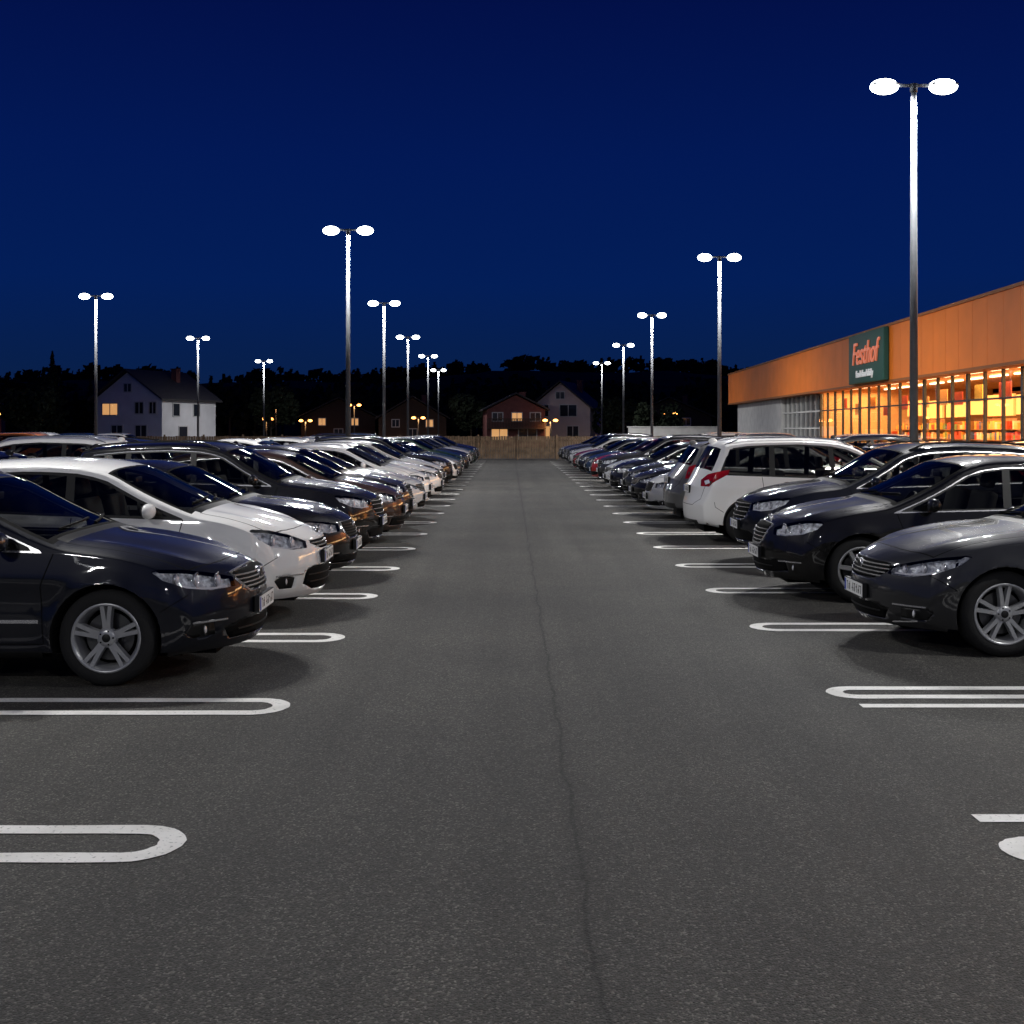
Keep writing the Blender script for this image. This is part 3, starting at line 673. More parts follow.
# ---------------------------------------------------------------- ground, asphalt, markings
def asphalt():
    m, nt, b = newmat('asphalt')
    tc = N(nt, 'ShaderNodeTexCoord')
    def noise(s, d=4, r=.6):
        n = N(nt, 'ShaderNodeTexNoise'); n.inputs['Scale'].default_value = s; n.inputs['Detail'].default_value = d; n.inputs['Roughness'].default_value = r
        nt.links.new(tc.outputs['Object'], n.inputs['Vector']); return n
    def ramp(fac, els):
        c = N(nt, 'ShaderNodeValToRGB'); c.color_ramp.elements.remove(c.color_ramp.elements[0])
        c.color_ramp.elements[0].position = els[0][0]; c.color_ramp.elements[0].color = (*els[0][1], 1)
        for p, cc in els[1:]:
            e = c.color_ramp.elements.new(p); e.color = (*cc, 1)
        nt.links.new(fac, c.inputs['Fac']); return c
    def mul(a, bb, f=1.0):
        x = N(nt, 'ShaderNodeMix', data_type='RGBA', blend_type='MULTIPLY'); x.inputs['Factor'].default_value = f
        nt.links.new(a, x.inputs['A']); nt.links.new(bb, x.inputs['B']); return x.outputs['Result']
    vo = N(nt, 'ShaderNodeTexVoronoi'); vo.inputs['Scale'].default_value = 120; nt.links.new(tc.outputs['Object'], vo.inputs['Vector'])
    sep = N(nt, 'ShaderNodeSeparateColor'); nt.links.new(vo.outputs['Color'], sep.inputs['Color'])
    agg = ramp(sep.outputs['Red'], [(0, (.026, .0248, .0218)), (.5, (.050, .0478, .042)), (.85, (.078, .0745, .066)), (1, (.19, .18, .160))])
    mid = noise(14, 5, .75); mr_ = ramp(mid.outputs['Fac'], [(.3, (.72, .72, .72)), (.7, (1.20, 1.20, 1.20))])
    big = noise(.45, 5, .6); br = ramp(big.outputs['Fac'], [(.26, (.58, .58, .59)), (.37, (.78, .78, .79)), (.55, (1.0, 1.0, .99)), (.7, (1.2, 1.19, 1.16))])
    c = mul(mul(agg.outputs[0], mr_.outputs[0]), br.outputs[0])
    mp = N(nt, 'ShaderNodeMapping'); mp.inputs['Scale'].default_value = (2.0, .06, 1); nt.links.new(tc.outputs['Object'], mp.inputs['Vector'])
    ns = N(nt, 'ShaderNodeTexNoise'); ns.inputs['Scale'].default_value = 1.3; ns.inputs['Detail'].default_value = 3; nt.links.new(mp.outputs[0], ns.inputs['Vector'])
    srr = ramp(ns.outputs['Fac'], [(.35, (.82, .82, .82)), (.65, (1.1, 1.1, 1.1))]); c = mul(c, srr.outputs[0])
    sx = N(nt, 'ShaderNodeSeparateXYZ'); nt.links.new(tc.outputs['Object'], sx.inputs[0])
    mp2 = N(nt, 'ShaderNodeMapping'); mp2.inputs['Scale'].default_value = (.001, 1, 1); nt.links.new(tc.outputs['Object'], mp2.inputs['Vector'])
    nc = N(nt, 'ShaderNodeTexNoise'); nc.inputs['Scale'].default_value = 1.3; nc.inputs['Detail'].default_value = 7; nc.inputs['Roughness'].default_value = .68; nt.links.new(mp2.outputs[0], nc.inputs['Vector'])
    def math_(op, a, bb):
        x = N(nt, 'ShaderNodeMath', operation=op)
        for i, q in enumerate((a, bb)):
            if isinstance(q, (int, float)): x.inputs[i].default_value = q
            elif q is not None: nt.links.new(q, x.inputs[i])
        return x.outputs[0]
    wob = math_('MULTIPLY', math_('SUBTRACT', nc.outputs['Fac'], .5), .16)
    drift = math_('MULTIPLY', sx.outputs['Y'], -.0006)
    dist = math_('ABSOLUTE', math_('SUBTRACT', math_('SUBTRACT', math_('SUBTRACT', sx.outputs['X'], .29), drift), wob), None)
    wid = math_('MULTIPLY', math_('SUBTRACT', mid.outputs['Fac'], .38), .034)
    k = N(nt, 'ShaderNodeMapRange'); nt.links.new(math_('SUBTRACT', dist, wid), k.inputs['Value'])
    k.inputs['From Min'].default_value = -.003; k.inputs['From Max'].default_value = .009; k.inputs['To Min'].default_value = .38; k.inputs['To Max'].default_value = 1
    k2 = N(nt, 'ShaderNodeMapRange'); nt.links.new(dist, k2.inputs['Value']); k2.inputs['From Max'].default_value = .07; k2.inputs['To Min'].default_value = .78; k2.inputs['To Max'].default_value = 1
    kk = math_('MULTIPLY', k.outputs[0], k2.outputs[0])
    cb = N(nt, 'ShaderNodeCombineColor')
    for i in range(3): nt.links.new(kk, cb.inputs[i])
    c = mul(c, cb.outputs[0])
    nt.links.new(c, b.inputs['Base Color'])
    rr = N(nt, 'ShaderNodeMapRange'); rr.inputs['To Min'].default_value = .60; rr.inputs['To Max'].default_value = .88
    nt.links.new(mid.outputs['Fac'], rr.inputs['Value']); nt.links.new(rr.outputs[0], b.inputs['Roughness'])
    bp = N(nt, 'ShaderNodeBump'); bp.inputs['Strength'].default_value = .8; bp.inputs['Distance'].default_value = .008
    nt.links.new(math_('MULTIPLY', vo.outputs['Distance'], -1.0), bp.inputs['Height']); nt.links.new(bp.outputs['Normal'], b.inputs['Normal'])
    return m
M['asphalt'] = asphalt()
M['grass'] = simple('dark_grass', (.03, .045, .02), .9, var=.5, scale=1.5)
bm = bmesh.new(); box(bm, -900, 900, -200, 1500, -.2, -.004, 0)
obj_from_bm(bm, 'ground', [M['grass']])
bm = bmesh.new(); vs = [bm.verts.new(p) for p in ((-70, -40, 0), (60, -40, 0), (60, 120, 0), (-70, 120, 0))]; bm.faces.new(vs)
obj_from_bm(bm, 'parking_lot_asphalt', [M['asphalt']])
def linepaint():
    m, nt, b = newmat('road_marking_paint'); tc = N(nt, 'ShaderNodeTexCoord')
    a = N(nt, 'ShaderNodeTexNoise'); a.inputs['Scale'].default_value = 55; a.inputs['Detail'].default_value = 4; nt.links.new(tc.outputs['Object'], a.inputs['Vector'])
    a2 = N(nt, 'ShaderNodeTexNoise'); a2.inputs['Scale'].default_value = 3; a2.inputs['Detail'].default_value = 5; nt.links.new(tc.outputs['Object'], a2.inputs['Vector'])
    c = N(nt, 'ShaderNodeValToRGB'); c.color_ramp.elements[0].position = .27; c.color_ramp.elements[0].color = (.3, .3, .29, 1); c.color_ramp.elements[1].position = .40; c.color_ramp.elements[1].color = (.88, .87, .83, 1)
    nt.links.new(a.outputs['Fac'], c.inputs['Fac'])
    c2 = N(nt, 'ShaderNodeValToRGB'); c2.color_ramp.elements[0].position = .3; c2.color_ramp.elements[0].color = (.78, .78, .76, 1); c2.color_ramp.elements[1].position = .55; c2.color_ramp.elements[1].color = (1, 1, 1, 1)
    nt.links.new(a2.outputs['Fac'], c2.inputs['Fac'])
    x = N(nt, 'ShaderNodeMix', data_type='RGBA', blend_type='MULTIPLY'); x.inputs['Factor'].default_value = 1
    nt.links.new(c.outputs[0], x.inputs['A']); nt.links.new(c2.outputs[0], x.inputs['B']); nt.links.new(x.outputs['Result'], b.inputs['Base Color'])
    b.inputs['Roughness'].default_value = .55
    return m
M['line'] = linepaint()
bm = bmesh.new()
LW = .115
er = random.Random(8)
def hairpin(x_end, yc, sgn, length=4.7, hw=.235):
    seg = 20; outer = []; inner = []
    j = lambda: er.uniform(-.004, .004)
    cx = x_end+sgn*hw
    ns_ = 26
    for k in range(ns_):
        x = cx+sgn*length*(1-k/ns_); outer.append((x, yc+hw+j())); inner.append((x, yc+hw-LW+j()))
    for i in range(seg+1):
        a = math.pi/2+math.pi*i/seg; e = j()
        outer.append((cx+sgn*math.cos(a)*(hw+e), yc+math.sin(a)*(hw+e))); e = j(); inner.append((cx+sgn*math.cos(a)*(hw-LW+e), yc+math.sin(a)*(hw-LW+e)))
    for k in range(1, ns_+1):
        x = cx+sgn*length*k/ns_; outer.append((x, yc-hw+j())); inner.append((x, yc-hw+LW+j()))
    O = [bm.verts.new((a, b, .004)) for a, b in outer]; I = [bm.verts.new((a, b, .004)) for a, b in inner]
    for i in range(len(O)-1):
        bm.faces.new((O[i], O[i+1], I[i+1], I[i]))
def bar(x0, x1, y0, y1):
    bm.faces.new([bm.verts.new(p) for p in ((x0, y0, .004), (x1, y0, .004), (x1, y1, .004), (x0, y1, .004))])
for i in range(26):
    hairpin(-1.44+(.02 if i == 0 else 0), 5.22+i*2.585, -1)
hairpin(2.10, 5.13, 1, hw=.17); bar(2.15, 7.0, 5.50, 5.61)
hairpin(2.16, 8.22, 1, hw=.19); bar(2.28, 7.0, 7.77, 7.87)
for i in range(24): hairpin(2.18, 10.95+i*2.48, 1)
bmesh.ops.recalc_face_normals(bm, faces=bm.faces)
bm.normal_update()
for f in bm.faces:
    if f.normal.z < 0: f.normal_flip()
obj_from_bm(bm, 'parking_bay_markings', [M['line']])

# ---------------------------------------------------------------- street lamps
M['pole'] = simple('galvanised_pole', (.085, .09, .10), .65, .1, var=.12, scale=12, spec=.3)
M['head'] = simple('lamp_housing', (.16, .165, .17), .5, .2)
mled = simple('led_lens', (.9, .9, .9), .3, emit=(.90, .96, 1), es=16.0)
mwarm = simple('sodium_lens', (.9, .8, .6), .3, emit=(1, .38, .08), es=9.0)
def lamp(x, y, h=8.0, power=900, rot=0.0, warm=False, single=False):
    e = empty('street_lamp', (x, y, 0)); e.rotation_euler = (0, 0, rot)
    bm = bmesh.new()
    cyl(bm, (0, 0, .031), (0, 0, h-.02), .085, .05, 0, 20)
    cyl(bm, (0, 0, .0), (0, 0, .03), .17, .17, 0, 16)
    cyl(bm, (0, 0, .032), (0, 0, .9), .10, .095, 0, 20)
    cyl(bm, (0, 0, h-.12), (0, 0, h+.03), .065, .065, 0, 16)
    cyl(bm, (-.42, 0, h-.0), (.42, 0, h-.0), .028, .028, 0, 12)
    obj_from_bm(bm, 'pole', [M['pole']], e)
    bm = bmesh.new()
    for s in (-1, 1):
        cx = s*.53
        vs = box(bm, cx-.24, cx+.24, -.13, .13, h-.01, h+.05, 0, bevel=.025, seg=3)
        for v in vs:
            if v.co.z > h+.02: v.co.y *= .75; v.co.x = cx+(v.co.x-cx)*.85
        sph(bm, (cx, 0, h-.02), .23, (1.12, .7, .60), 1, 24, 12)
    obj_from_bm(bm, 'luminaire', [M['head'], mwarm if warm else mled], e, smooth=True)
    for s in ((0,) if single else (-1, 1)):
        ld = bpy.data.lights.new('lamp_light', 'AREA'); ld.shape = 'RECTANGLE'; ld.energy = power*(1 if single else .5)
        ld.size = .4 if not single else 1.2; ld.size_y = .22
        ld.color = (1, .5, .18) if warm else (1.0, .99, .97)
        lo = bpy.data.objects.new('lamp_light', ld); lo.parent = e; lo.location = (s*.53, 0, h-.18); COL.objects.link(lo)
    return e
PW = 800
for x, y, f in ((7.25, 21.6, 1.25), (7.47, 43, 1.3), (7.6, 64.7, 1.3), (8.2, 87.5, .7), (8.4, 111, .5),
             (-5.05, 37.2, 1.3), (-6.2, 58.6, 1.3), (-6.87, 80, .7), (-6.95, 100.5, .5), (-7.5, 124, .5),
             (-19.2, 55.5, 1), (-21.1, 80.9, .8), (-22.2, 107.8, 1.0),
             (-6.7, 13.1, .95), (9.6, 6.5, .85), (-7.4, -5, 1.05), (7.6, -10, 1.0), (12.8, 25.2, 1.3)):  # last lamp is added out of view to brighten the orange fascia
    lamp(x, y, 8.0, PW*f, single=(y > 30 or y < 0 or x > 12))

# ---------------------------------------------------------------- fence
M['wood'] = simple('weathered_wood', (.17, .115, .070), .85, var=.4, scale=3, bump=.3)
e = empty('wooden_fence', (0, 73.5, 0)); bm = bmesh.new(); RR = random.Random(5)
x = -62
while x < 16.0:
    w = .135; h = 1.42+RR.uniform(-.02, .02)
    box(bm, x, x+w, -.012+RR.uniform(-.006, .004), .012, .05, h)
    x += w+.022
obj_from_bm(bm, 'boards', [M['wood']], e)
bm = bmesh.new()
x = -62
while x < 16.1:
    box(bm, x-.05, x+.05, -.13, -.03, 0, 1.52); x += 2.4
box(bm, -62, 16, .0135, .0295, .35, .45); box(bm, -62, 16, .0135, .0295, 1.1, 1.2)
obj_from_bm(bm, 'posts_and_rails', [M['wood']], e)

# ---------------------------------------------------------------- supermarket
M['orange'] = simple('orange_cladding', (.88, .215, .022), .6, 0, var=.07, scale=.8, spec=.25)
M['render'] = simple('white_render', (.62, .62, .60), .85, var=.12, scale=2, bump=.2)
M['frame'] = simple('window_frame', (.03, .028, .026), .5, .2)
M['roof'] = simple('roof_membrane', (.12, .12, .12), .8)
M['shopglass'] = glassmat('shop_glass', (.95, .95, .95), .04)
M['darkglass'] = simple('dark_glass', (.02, .03, .04), .05, coat=1)
M['cap'] = simple('roof_edge_trim', (.35, .12, .03), .6, 0, spec=.2)
B = empty('supermarket_building')
D0 = 12.0; sl = .0325
ex = Vector((sl, 1, 0)).normalized(); ey = Vector((-ex.y, ex.x, 0))
B.matrix_world = Matrix(((ex.x, ey.x, 0, 13.77+sl*D0), (ex.y, ey.y, 0, D0), (0, 0, 1, 0), (0, 0, 0, 1)))
def bpart(name, fn, mats):
    b = bmesh.new(); fn(b); return obj_from_bm(b, name, mats, B)
LB = 78.0; GL = 50.0
def fascia(b):
    u = 0
    while u < LB-.01:
        w = min(1.3, LB-u)
        box(b, u+.010, u+w-.010, -.30, .40, 3.78, 5.90, 0)
        u += 1.3
bpart('orange_fascia', fascia, [M['orange']])
bpart('fascia_backing', lambda b: box(b, .02, LB-.02, -.28, .385, 3.79, 5.89), [M['seam']])
def cap(b): box(b, -.05, LB+.05, -.35, .45, 5.901, 6.0); box(b, -.02, LB+.02, -.30, .43, 3.68, 3.779)
bpart('edge_trim', cap, [M['cap']])
def shell(b):
    box(b, 0, LB-1.4, -30, -.31, 5.4, 5.7, 0)
    box(b, 0, LB-1.4, -30.3, -30.0, 0, 5.4, 0)
    box(b, -.3, -.001, -30, -.3, 0, 5.7, 0); box(b, LB-1.4, LB-1.1, -30, -.1, 0, 5.7, 0)
bpart('walls_and_roof', shell, [M['roof']])
def wwall(b): box(b, GL+10, LB-1.401, -.5, -.1, 0, 3.67, 0)
bpart('white_wall', wwall, [M['render']])
def dwin(b): box(b, GL+.1, GL+9.9, -.35, -.30, 0.1, 3.67, 0)
def dfr(b):
    for i in range(9):
        u = GL+.05+i*9.9/8; box(b, u-.05, u+.05, -.3, -.2, .05, 3.67)
    for z in (.05, .95, 1.85, 2.75):
        for i in range(8):
            u = GL+.05+i*9.9/8; box(b, u+.051, u+9.9/8-.051, -.29, -.21, z, z+.08)
bpart('dark_windows', dwin, [M['darkglass']]); bpart('dark_window_frames', dfr, [M['render']])
bpart('shop_windows', lambda b: b.faces.new([b.verts.new(p) for p in ((GL-.1, -.12, .15), (.1, -.12, .15), (.1, -.12, 3.67), (GL-.1, -.12, 3.67))]), [M['shopglass']])
def sfr(b):
    pitch = 1.55; n = int(GL/pitch)
    for i in range(n+1):
        u = i*pitch; w = .04 if i % 3 else .08
        box(b, u-w, u+w, -.18, -.08, .0, 3.67)
        if i < n:
            for z in (.02, .80, 2.75): box(b, u+.082, u+pitch-.082, -.15, -.09, z, z+.06)
bpart('shop_window_frames', sfr, [M['frame']])
M['floor'] = simple('shop_floor', (.5, .42, .33), .3, var=.1)
M['swall'] = simple('shop_wall', (.70, .42, .20), .8, var=.1)
mlb = simple('added_glow_panel', (.9, .5, .2), .6, var=0, emit=(1, .42, .10), es=.9)  # glowing panels added above the shelves to brighten the shop interior
def inter(b):
    box(b, 0, GL, -9, -.35, 0.0, .05, 0); box(b, 0, GL, -9.2, -9.0, 0.05, 3.7, 1); box(b, 0, GL, -9, -.33, 3.9, 4.0, 1); box(b, GL-.0, GL+.09, -9, -.36, .05, 3.9, 1)
    q = random.Random(6); u = .5
    while u < GL-3:
        w = q.uniform(1.8, 3.4); z = q.uniform(2.35, 2.5)
        box(b, u, u+w, -4.35, -4.25, z, z+q.uniform(.55, .9), 2); u += w+q.uniform(.15, .6)
bpart('shop_interior', inter, [M['floor'], M['swall'], mlb])
pm = [simple('product_%d' % i, c, .5) for i, c in enumerate([(.75, .26, .03), (.75, .50, .08), (.75, .62, .42), (.50, .06, .02), (.28, .13, .04), (.16, .25, .06), (.80, .40, .12), (.06, .08, .18)])]
def shelves(b):
    q = random.Random(2)
    for (yy, zt, u0, u1) in ((-1.9, 1.35, 1, GL-2), (-4.0, 2.3, .5, GL-.5)):
        u = u0
        while u < u1:
            w = q.uniform(2.2, 4.2)
            if q.random() < (.7 if yy > -3 else .95):
                H = zt*q.uniform(.8, 1.05)
                box(b, u, u+w, yy-.25, yy-.21, .06, H, 4)
                z = .12
                while z < H-.15:
                    box(b, u, u+w, yy-.2, yy+.2, z, z+.03, 4)
                    x = u+.03
                    while x < u+w-.15:
                        ww = q.uniform(.12, .34); hh = q.uniform(.16, .34); mi = q.choice([0, 1, 2, 3, 6, 0, 1, 3, 5, 7, 4])
                        box(b, x, x+ww*.92, yy-.15, yy+.17, z+.032, z+.032+hh, mi); x += ww
                    z += .42
            u += w+q.uniform(.1, 1.0)
    u = 2
    while u < GL-2:
        z = q.uniform(2.4, 2.9)
        box(b, u, u+q.uniform(.5, 1.1), -1.0, -.97, z, z+q.uniform(.4, .65), q.choice([0, 1, 3, 3, 6])); u += q.uniform(1.5, 3.2)
bpart('shelves_and_goods', shelves, pm)
mceil = simple('ceiling_lamp', (1, 1, 1), .5, emit=(1, .72, .42), es=5)
def clamps(b):
    for r in (-1.2, -3):
        u = 1
        while u < GL-2: box(b, u, u+1.5, r-.08, r+.08, 3.80, 3.86); u += 2.4
bpart('ceiling_lamps', clamps, [mceil])
for i in range(5):
    ld = bpy.data.lights.new('shop_light', 'AREA'); ld.shape = 'RECTANGLE'; ld.size = 9.5; ld.size_y = 3.0; ld.energy = 900; ld.color = (1, .56, .22)
    lo = bpy.data.objects.new('shop_light', ld); lo.parent = B; lo.location = (5+i*10, -1.95, 3.74); COL.objects.link(lo)
M['sgreen'] = simple('sign_green', (.03, .11, .09), .6, spec=.2)
mred = simple('sign_letters_orange', (.8, .2, .10), .5, emit=(1, .25, .12), es=.3)
mwh = simple('sign_letters_white', (.8, .8, .8), .5, emit=(1, 1, 1), es=.2)
S_ = empty('shop_sign'); S_.matrix_world = B.matrix_world @ Matrix.Translation((38.0, .42, 3.78))
bm = bmesh.new(); box(bm, -2.75, 2.75, 0, .22, 0, 2.1, 0, bevel=.03)
obj_from_bm(bm, 'board', [M['sgreen']], S_)
def text(s, size, loc, mat, name, bold=.02, shear=0):
    cu = bpy.data.curves.new(name, 'FONT'); cu.body = s; cu.size = size; cu.extrude = .03; cu.align_x = 'CENTER'; cu.offset = bold; cu.shear = shear
    o = bpy.data.objects.new(name, cu); COL.objects.link(o); cu.materials.append(mat)
    o.parent = S_; o.location = loc; o.rotation_euler = (math.pi/2, 0, math.pi)
    return o
text('Festhof', 1.35, (0, .26, .80), mred, 'letters', .0, .3)
text('fresh food daily', .42, (0, .26, .25), mwh, 'small_letters', .0)
bm = bmesh.new(); box(bm, 9.0, 15.9, 92, 92.25, 0, 2.0, 0); box(bm, 8.9, 16, 91.95, 92.3, 2.001, 2.08, 0)
obj_from_bm(bm, 'low_garden_wall', [M['render']])

# ---------------------------------------------------------------- houses
M['hw'] = simple('house_white', (.66, .66, .68), .85, var=.08, scale=1)
M['hp'] = simple('house_pink', (.55, .45, .43), .85, var=.08, scale=1)
M['hb'] = simple('house_brick', (.16, .055, .05), .85, var=.2, scale=3)
M['tiles'] = simple('roof_tiles', (.03, .028, .03), .7, var=.3, scale=5, bump=.5)
M['win'] = simple('house_window', (.02, .025, .035), .08)
M['winlit'] = simple('house_window_lit', (.6, .4, .2), .4, var=.3, scale=2, emit=(1, .5, .18), es=.6)
M['wfr'] = simple('white_frame', (.5, .5, .5), .5)
M['timber'] = simple('dark_timber', (.05, .03, .02), .8, var=.2)
def house(name, loc, rot, w, d, hwall, hroof, mw, wins, eave=.5, lit=(), chimney=True, balcony=None):
    e = empty(name, loc); e.rotation_euler = (0, 0, rot)
    b = bmesh.new()
    pr = [(-w/2, 0), (w/2, 0), (w/2, hwall), (0, hwall+hroof), (-w/2, hwall)]
    A = [b.verts.new((x, -d/2, z)) for x, z in pr]; C = [b.verts.new((x, d/2, z)) for x, z in pr]
    b.faces.new(A); b.faces.new(C[::-1])
    for i in range(5): b.faces.new((A[i], C[i], C[(i+1) % 5], A[(i+1) % 5]))
    bmesh.ops.recalc_face_normals(b, faces=b.faces)
    obj_from_bm(b, 'walls', [mw], e)
    b = bmesh.new(); L = math.hypot(w/2, hroof); sx, sz = (w/2)/L, hroof/L
    for s in (-1, 1):
        p0 = Vector((0, 0, hwall+hroof+.12)); p1 = Vector((s*(w/2+eave*sx), 0, hwall-eave*sz+.12)); th = Vector((0, 0, .16))
        q = []
        for yy in (-d/2-eave, d/2+eave):
            for p in (p0, p1):
                q.append(b.verts.new(p+Vector((0, yy, 0)))); q.append(b.verts.new(p+Vector((0, yy, 0))+th))
        for idx in ((0, 2, 3, 1), (4, 5, 7, 6), (0, 1, 5, 4), (2, 6, 7, 3), (1, 3, 7, 5), (0, 4, 6, 2)): b.faces.new([q[i] for i in idx])
    bmesh.ops.recalc_face_normals(b, faces=b.faces)
    obj_from_bm(b, 'roof', [M['tiles']], e)
    b = bmesh.new()
    for i, (face, a, z, ww, hh) in enumerate(wins):
        mi = 1 if i in lit else 0
        if face == 'f':
            box(b, a-ww/2, a+ww/2, -d/2-.03, -d/2+.05, z, z+hh, mi)
            for (x0, x1, z0, z1) in ((a-ww/2-.09, a-ww/2, z-.09, z+hh+.09), (a+ww/2, a+ww/2+.09, z-.09, z+hh+.09), (a-ww/2+.001, a+ww/2-.001, z-.09, z), (a-ww/2+.001, a+ww/2-.001, z+hh, z+hh+.09), (a-.035, a+.035, z+.001, z+hh-.001)):
                box(b, x0, x1, -d/2-.07, -d/2+.04, z0, z1, 2)
        else:
            s = 1 if face == 'r' else -1
            x0, x1 = sorted((s*(w/2+.03), s*(w/2-.05))); box(b, x0, x1, a-ww/2, a+ww/2, z, z+hh, mi)
            x0, x1 = sorted((s*(w/2+.06), s*(w/2-.04)))
            for (y0, y1, z0, z1) in ((a-ww/2-.09, a-ww/2, z-.09, z+hh+.09), (a+ww/2, a+ww/2+.09, z-.09, z+hh+.09), (a-ww/2+.001, a+ww/2-.001, z-.09, z), (a-ww/2+.001, a+ww/2-.001, z+hh, z+hh+.09)):
                box(b, x0, x1, y0, y1, z0, z1, 2)
    obj_from_bm(b, 'windows', [M['win'], M['winlit'], M['wfr']], e)
    if chimney:
        b = bmesh.new(); box(b, w*.14, w*.14+.6, d*.1, d*.1+.6, hwall+hroof*.3, hwall+hroof+.4); box(b, w*.14-.06, w*.14+.66, d*.1-.06, d*.1+.66, hwall+hroof+.401, hwall+hroof+.5)
        obj_from_bm(b, 'chimney', [M['hb']], e)
    if balcony:
        b = bmesh.new(); x0, x1, z = balcony
        box(b, x0, x1, -d/2-1.2, -d/2-.001, z-.12, z, 0); x = x0
        while x < x1: box(b, x, x+.08, -d/2-1.2, -d/2-1.16, z+.001, z+.9); x += .16
        box(b, x0, x1, -d/2-1.22, -d/2-1.14, z+.901, z+.98)
        obj_from_bm(b, 'balcony', [M['timber']], e)
    return e
house('white_house', (-33.4, 113, 0), math.radians(-22), 7.6, 8, 4.6, 2.5, M['hw'],
      [('f', -2.0, 3.2, 1.7, 1.0), ('f', 1.3, 3.3, .9, 1.0), ('f', 2.8, 3.3, .7, 1.0), ('f', -1.2, 1.0, 1.2, 1.2), ('f', 1.5, 1.0, 1.2, 1.2), ('f', 0, 5.3, .8, .7), ('r', -2, 3.1, .9, 1.1), ('r', 1, 3.1, .9, 1.1), ('r', -1, .9, 1.2, 1.2)], lit=(0,))
house('brick_house', (0.2, 128, 0), math.radians(4), 6.0, 9, 3.9, 1.5, M['hb'],
      [('f', -1.9, 2.75, 1.0, .8), ('f', .1, 2.75, 1.0, .8), ('f', 2.0, 2.75, 1.0, .8), ('f', -1.7, .8, 1.6, 1.1), ('f', 1.2, .8, 1.8, 1.1)], lit=(3, 1), balcony=(-3, 3, 2.0))
house('gabled_house', (6.3, 134, 0), math.radians(-14), 6.6, 8, 4.2, 2.7, M['hp'],
      [('f', -1.8, 3.3, 1.0, 1.2), ('f', .9, 3.3, 1.8, 1.2), ('f', -1.6, .9, 1.2, 1.3), ('f', 1.4, .9, 1.2, 1.3), ('f', 0, 5.2, .9, .7), ('r', -1, 3.1, .9, 1.1)], lit=(2,))
house('dark_house', (-62, 135, 0), math.radians(20), 9, 9, 4.5, 3.0, M['hb'], [('f', -2, 3, 1.2, 1.1), ('f', 2, 3, 1.2, 1.1), ('f', 0, .9, 1.5, 1.3)], lit=(1,))
house('dark_house', (-22, 152, 0), math.radians(10), 9, 9, 3.4, 2.2, M['timber'], [('f', -2, 2.4, .8, .8), ('f', 2, 2.4, .8, .8), ('f', 0, .9, 1.0, 1.0)], lit=(0, 1))
house('dark_house', (20, 150, 0), math.radians(-10), 10, 9, 3.4, 2.2, M['timber'], [('f', -2, 2.4, 1.0, .8), ('f', 2, 2.4, 1.0, .8), ('f', 0, .9, 1.2, 1.0)], lit=(0,))
house('dark_house', (-12, 146, 0), math.radians(5), 8, 8, 3.2, 2.4, M['timber'], [('f', -2, 2.2, .8, .8), ('f', 2, 2.2, .8, .8), ('f', 0, .9, 1.0, 1.0)], lit=(1,))
for (x, y, h, p) in ((-28.2, 144, 5.0, 80), (-23.8, 139, 2.9, 60), (-17.5, 134, 4.6, 60), (17.0, 128, 3.6, 60), (-10.5, 136, 3.2, 50), (4.0, 122, 2.8, 60), (-55, 128, 3.5, 60), (-26.5, 130, 3.0, 60)):  # a few low ones are added porch lights that brighten the background
    lamp(x, y, h, p, warm=True, single=True)

# ---------------------------------------------------------------- hills & trees
M['leaf'] = simple('dark_foliage', (.022, .030, .022), .9, var=.5, scale=.6, spec=.1)
M['leaf2'] = simple('foliage', (.032, .042, .026), .9, var=.5, scale=2, spec=.1)
M['bark'] = simple('bark', (.05, .04, .03), .9, var=.3, scale=6)
M['hill'] = simple('hill_woodland', (.020, .026, .020), .95, var=.5, scale=.2, spec=.1)
bm = bmesh.new(); rows_ = []
nx = 160
hr = random.Random(4); ph = [hr.uniform(0, 6) for _ in range(6)]
def ridge(x):
    return 12.5+2.0*math.sin(x/70+ph[0])+1.0*math.sin(x/23+ph[1])+.5*math.sin(x/9+ph[2])
for j in range(9):
    t = j/8; row = []
    for i in range(nx+1):
        x = -420+840*i/nx; row.append(bm.verts.new((x, 215+t*160, -.5+ridge(x)*math.sin(min(1, t*1.3)*math.pi/2)*1.2+hr.uniform(-.4, .4))))
    rows_.append(row)
for j in range(8):
    for i in range(nx):
        bm.faces.new((rows_[j][i], rows_[j][i+1], rows_[j+1][i+1], rows_[j+1][i])).smooth = True
obj_from_bm(bm, 'hill', [M['hill']])
def leafquad(bm, c, s, rr, mi=0):
    n = Vector((rr.gauss(0, 1), rr.gauss(0, 1), rr.gauss(0, 1))).normalized(); t = n.orthogonal().normalized(); b = n.cross(t)
    k = rr.uniform(.5, 1)
    vs = [bm.verts.new(c+t*s*a+b*s*k*d) for a, d in ((-1, 0), (0, -1), (1.1, 0), (0, 1))]
    f = bm.faces.new(vs); f.material_index = mi
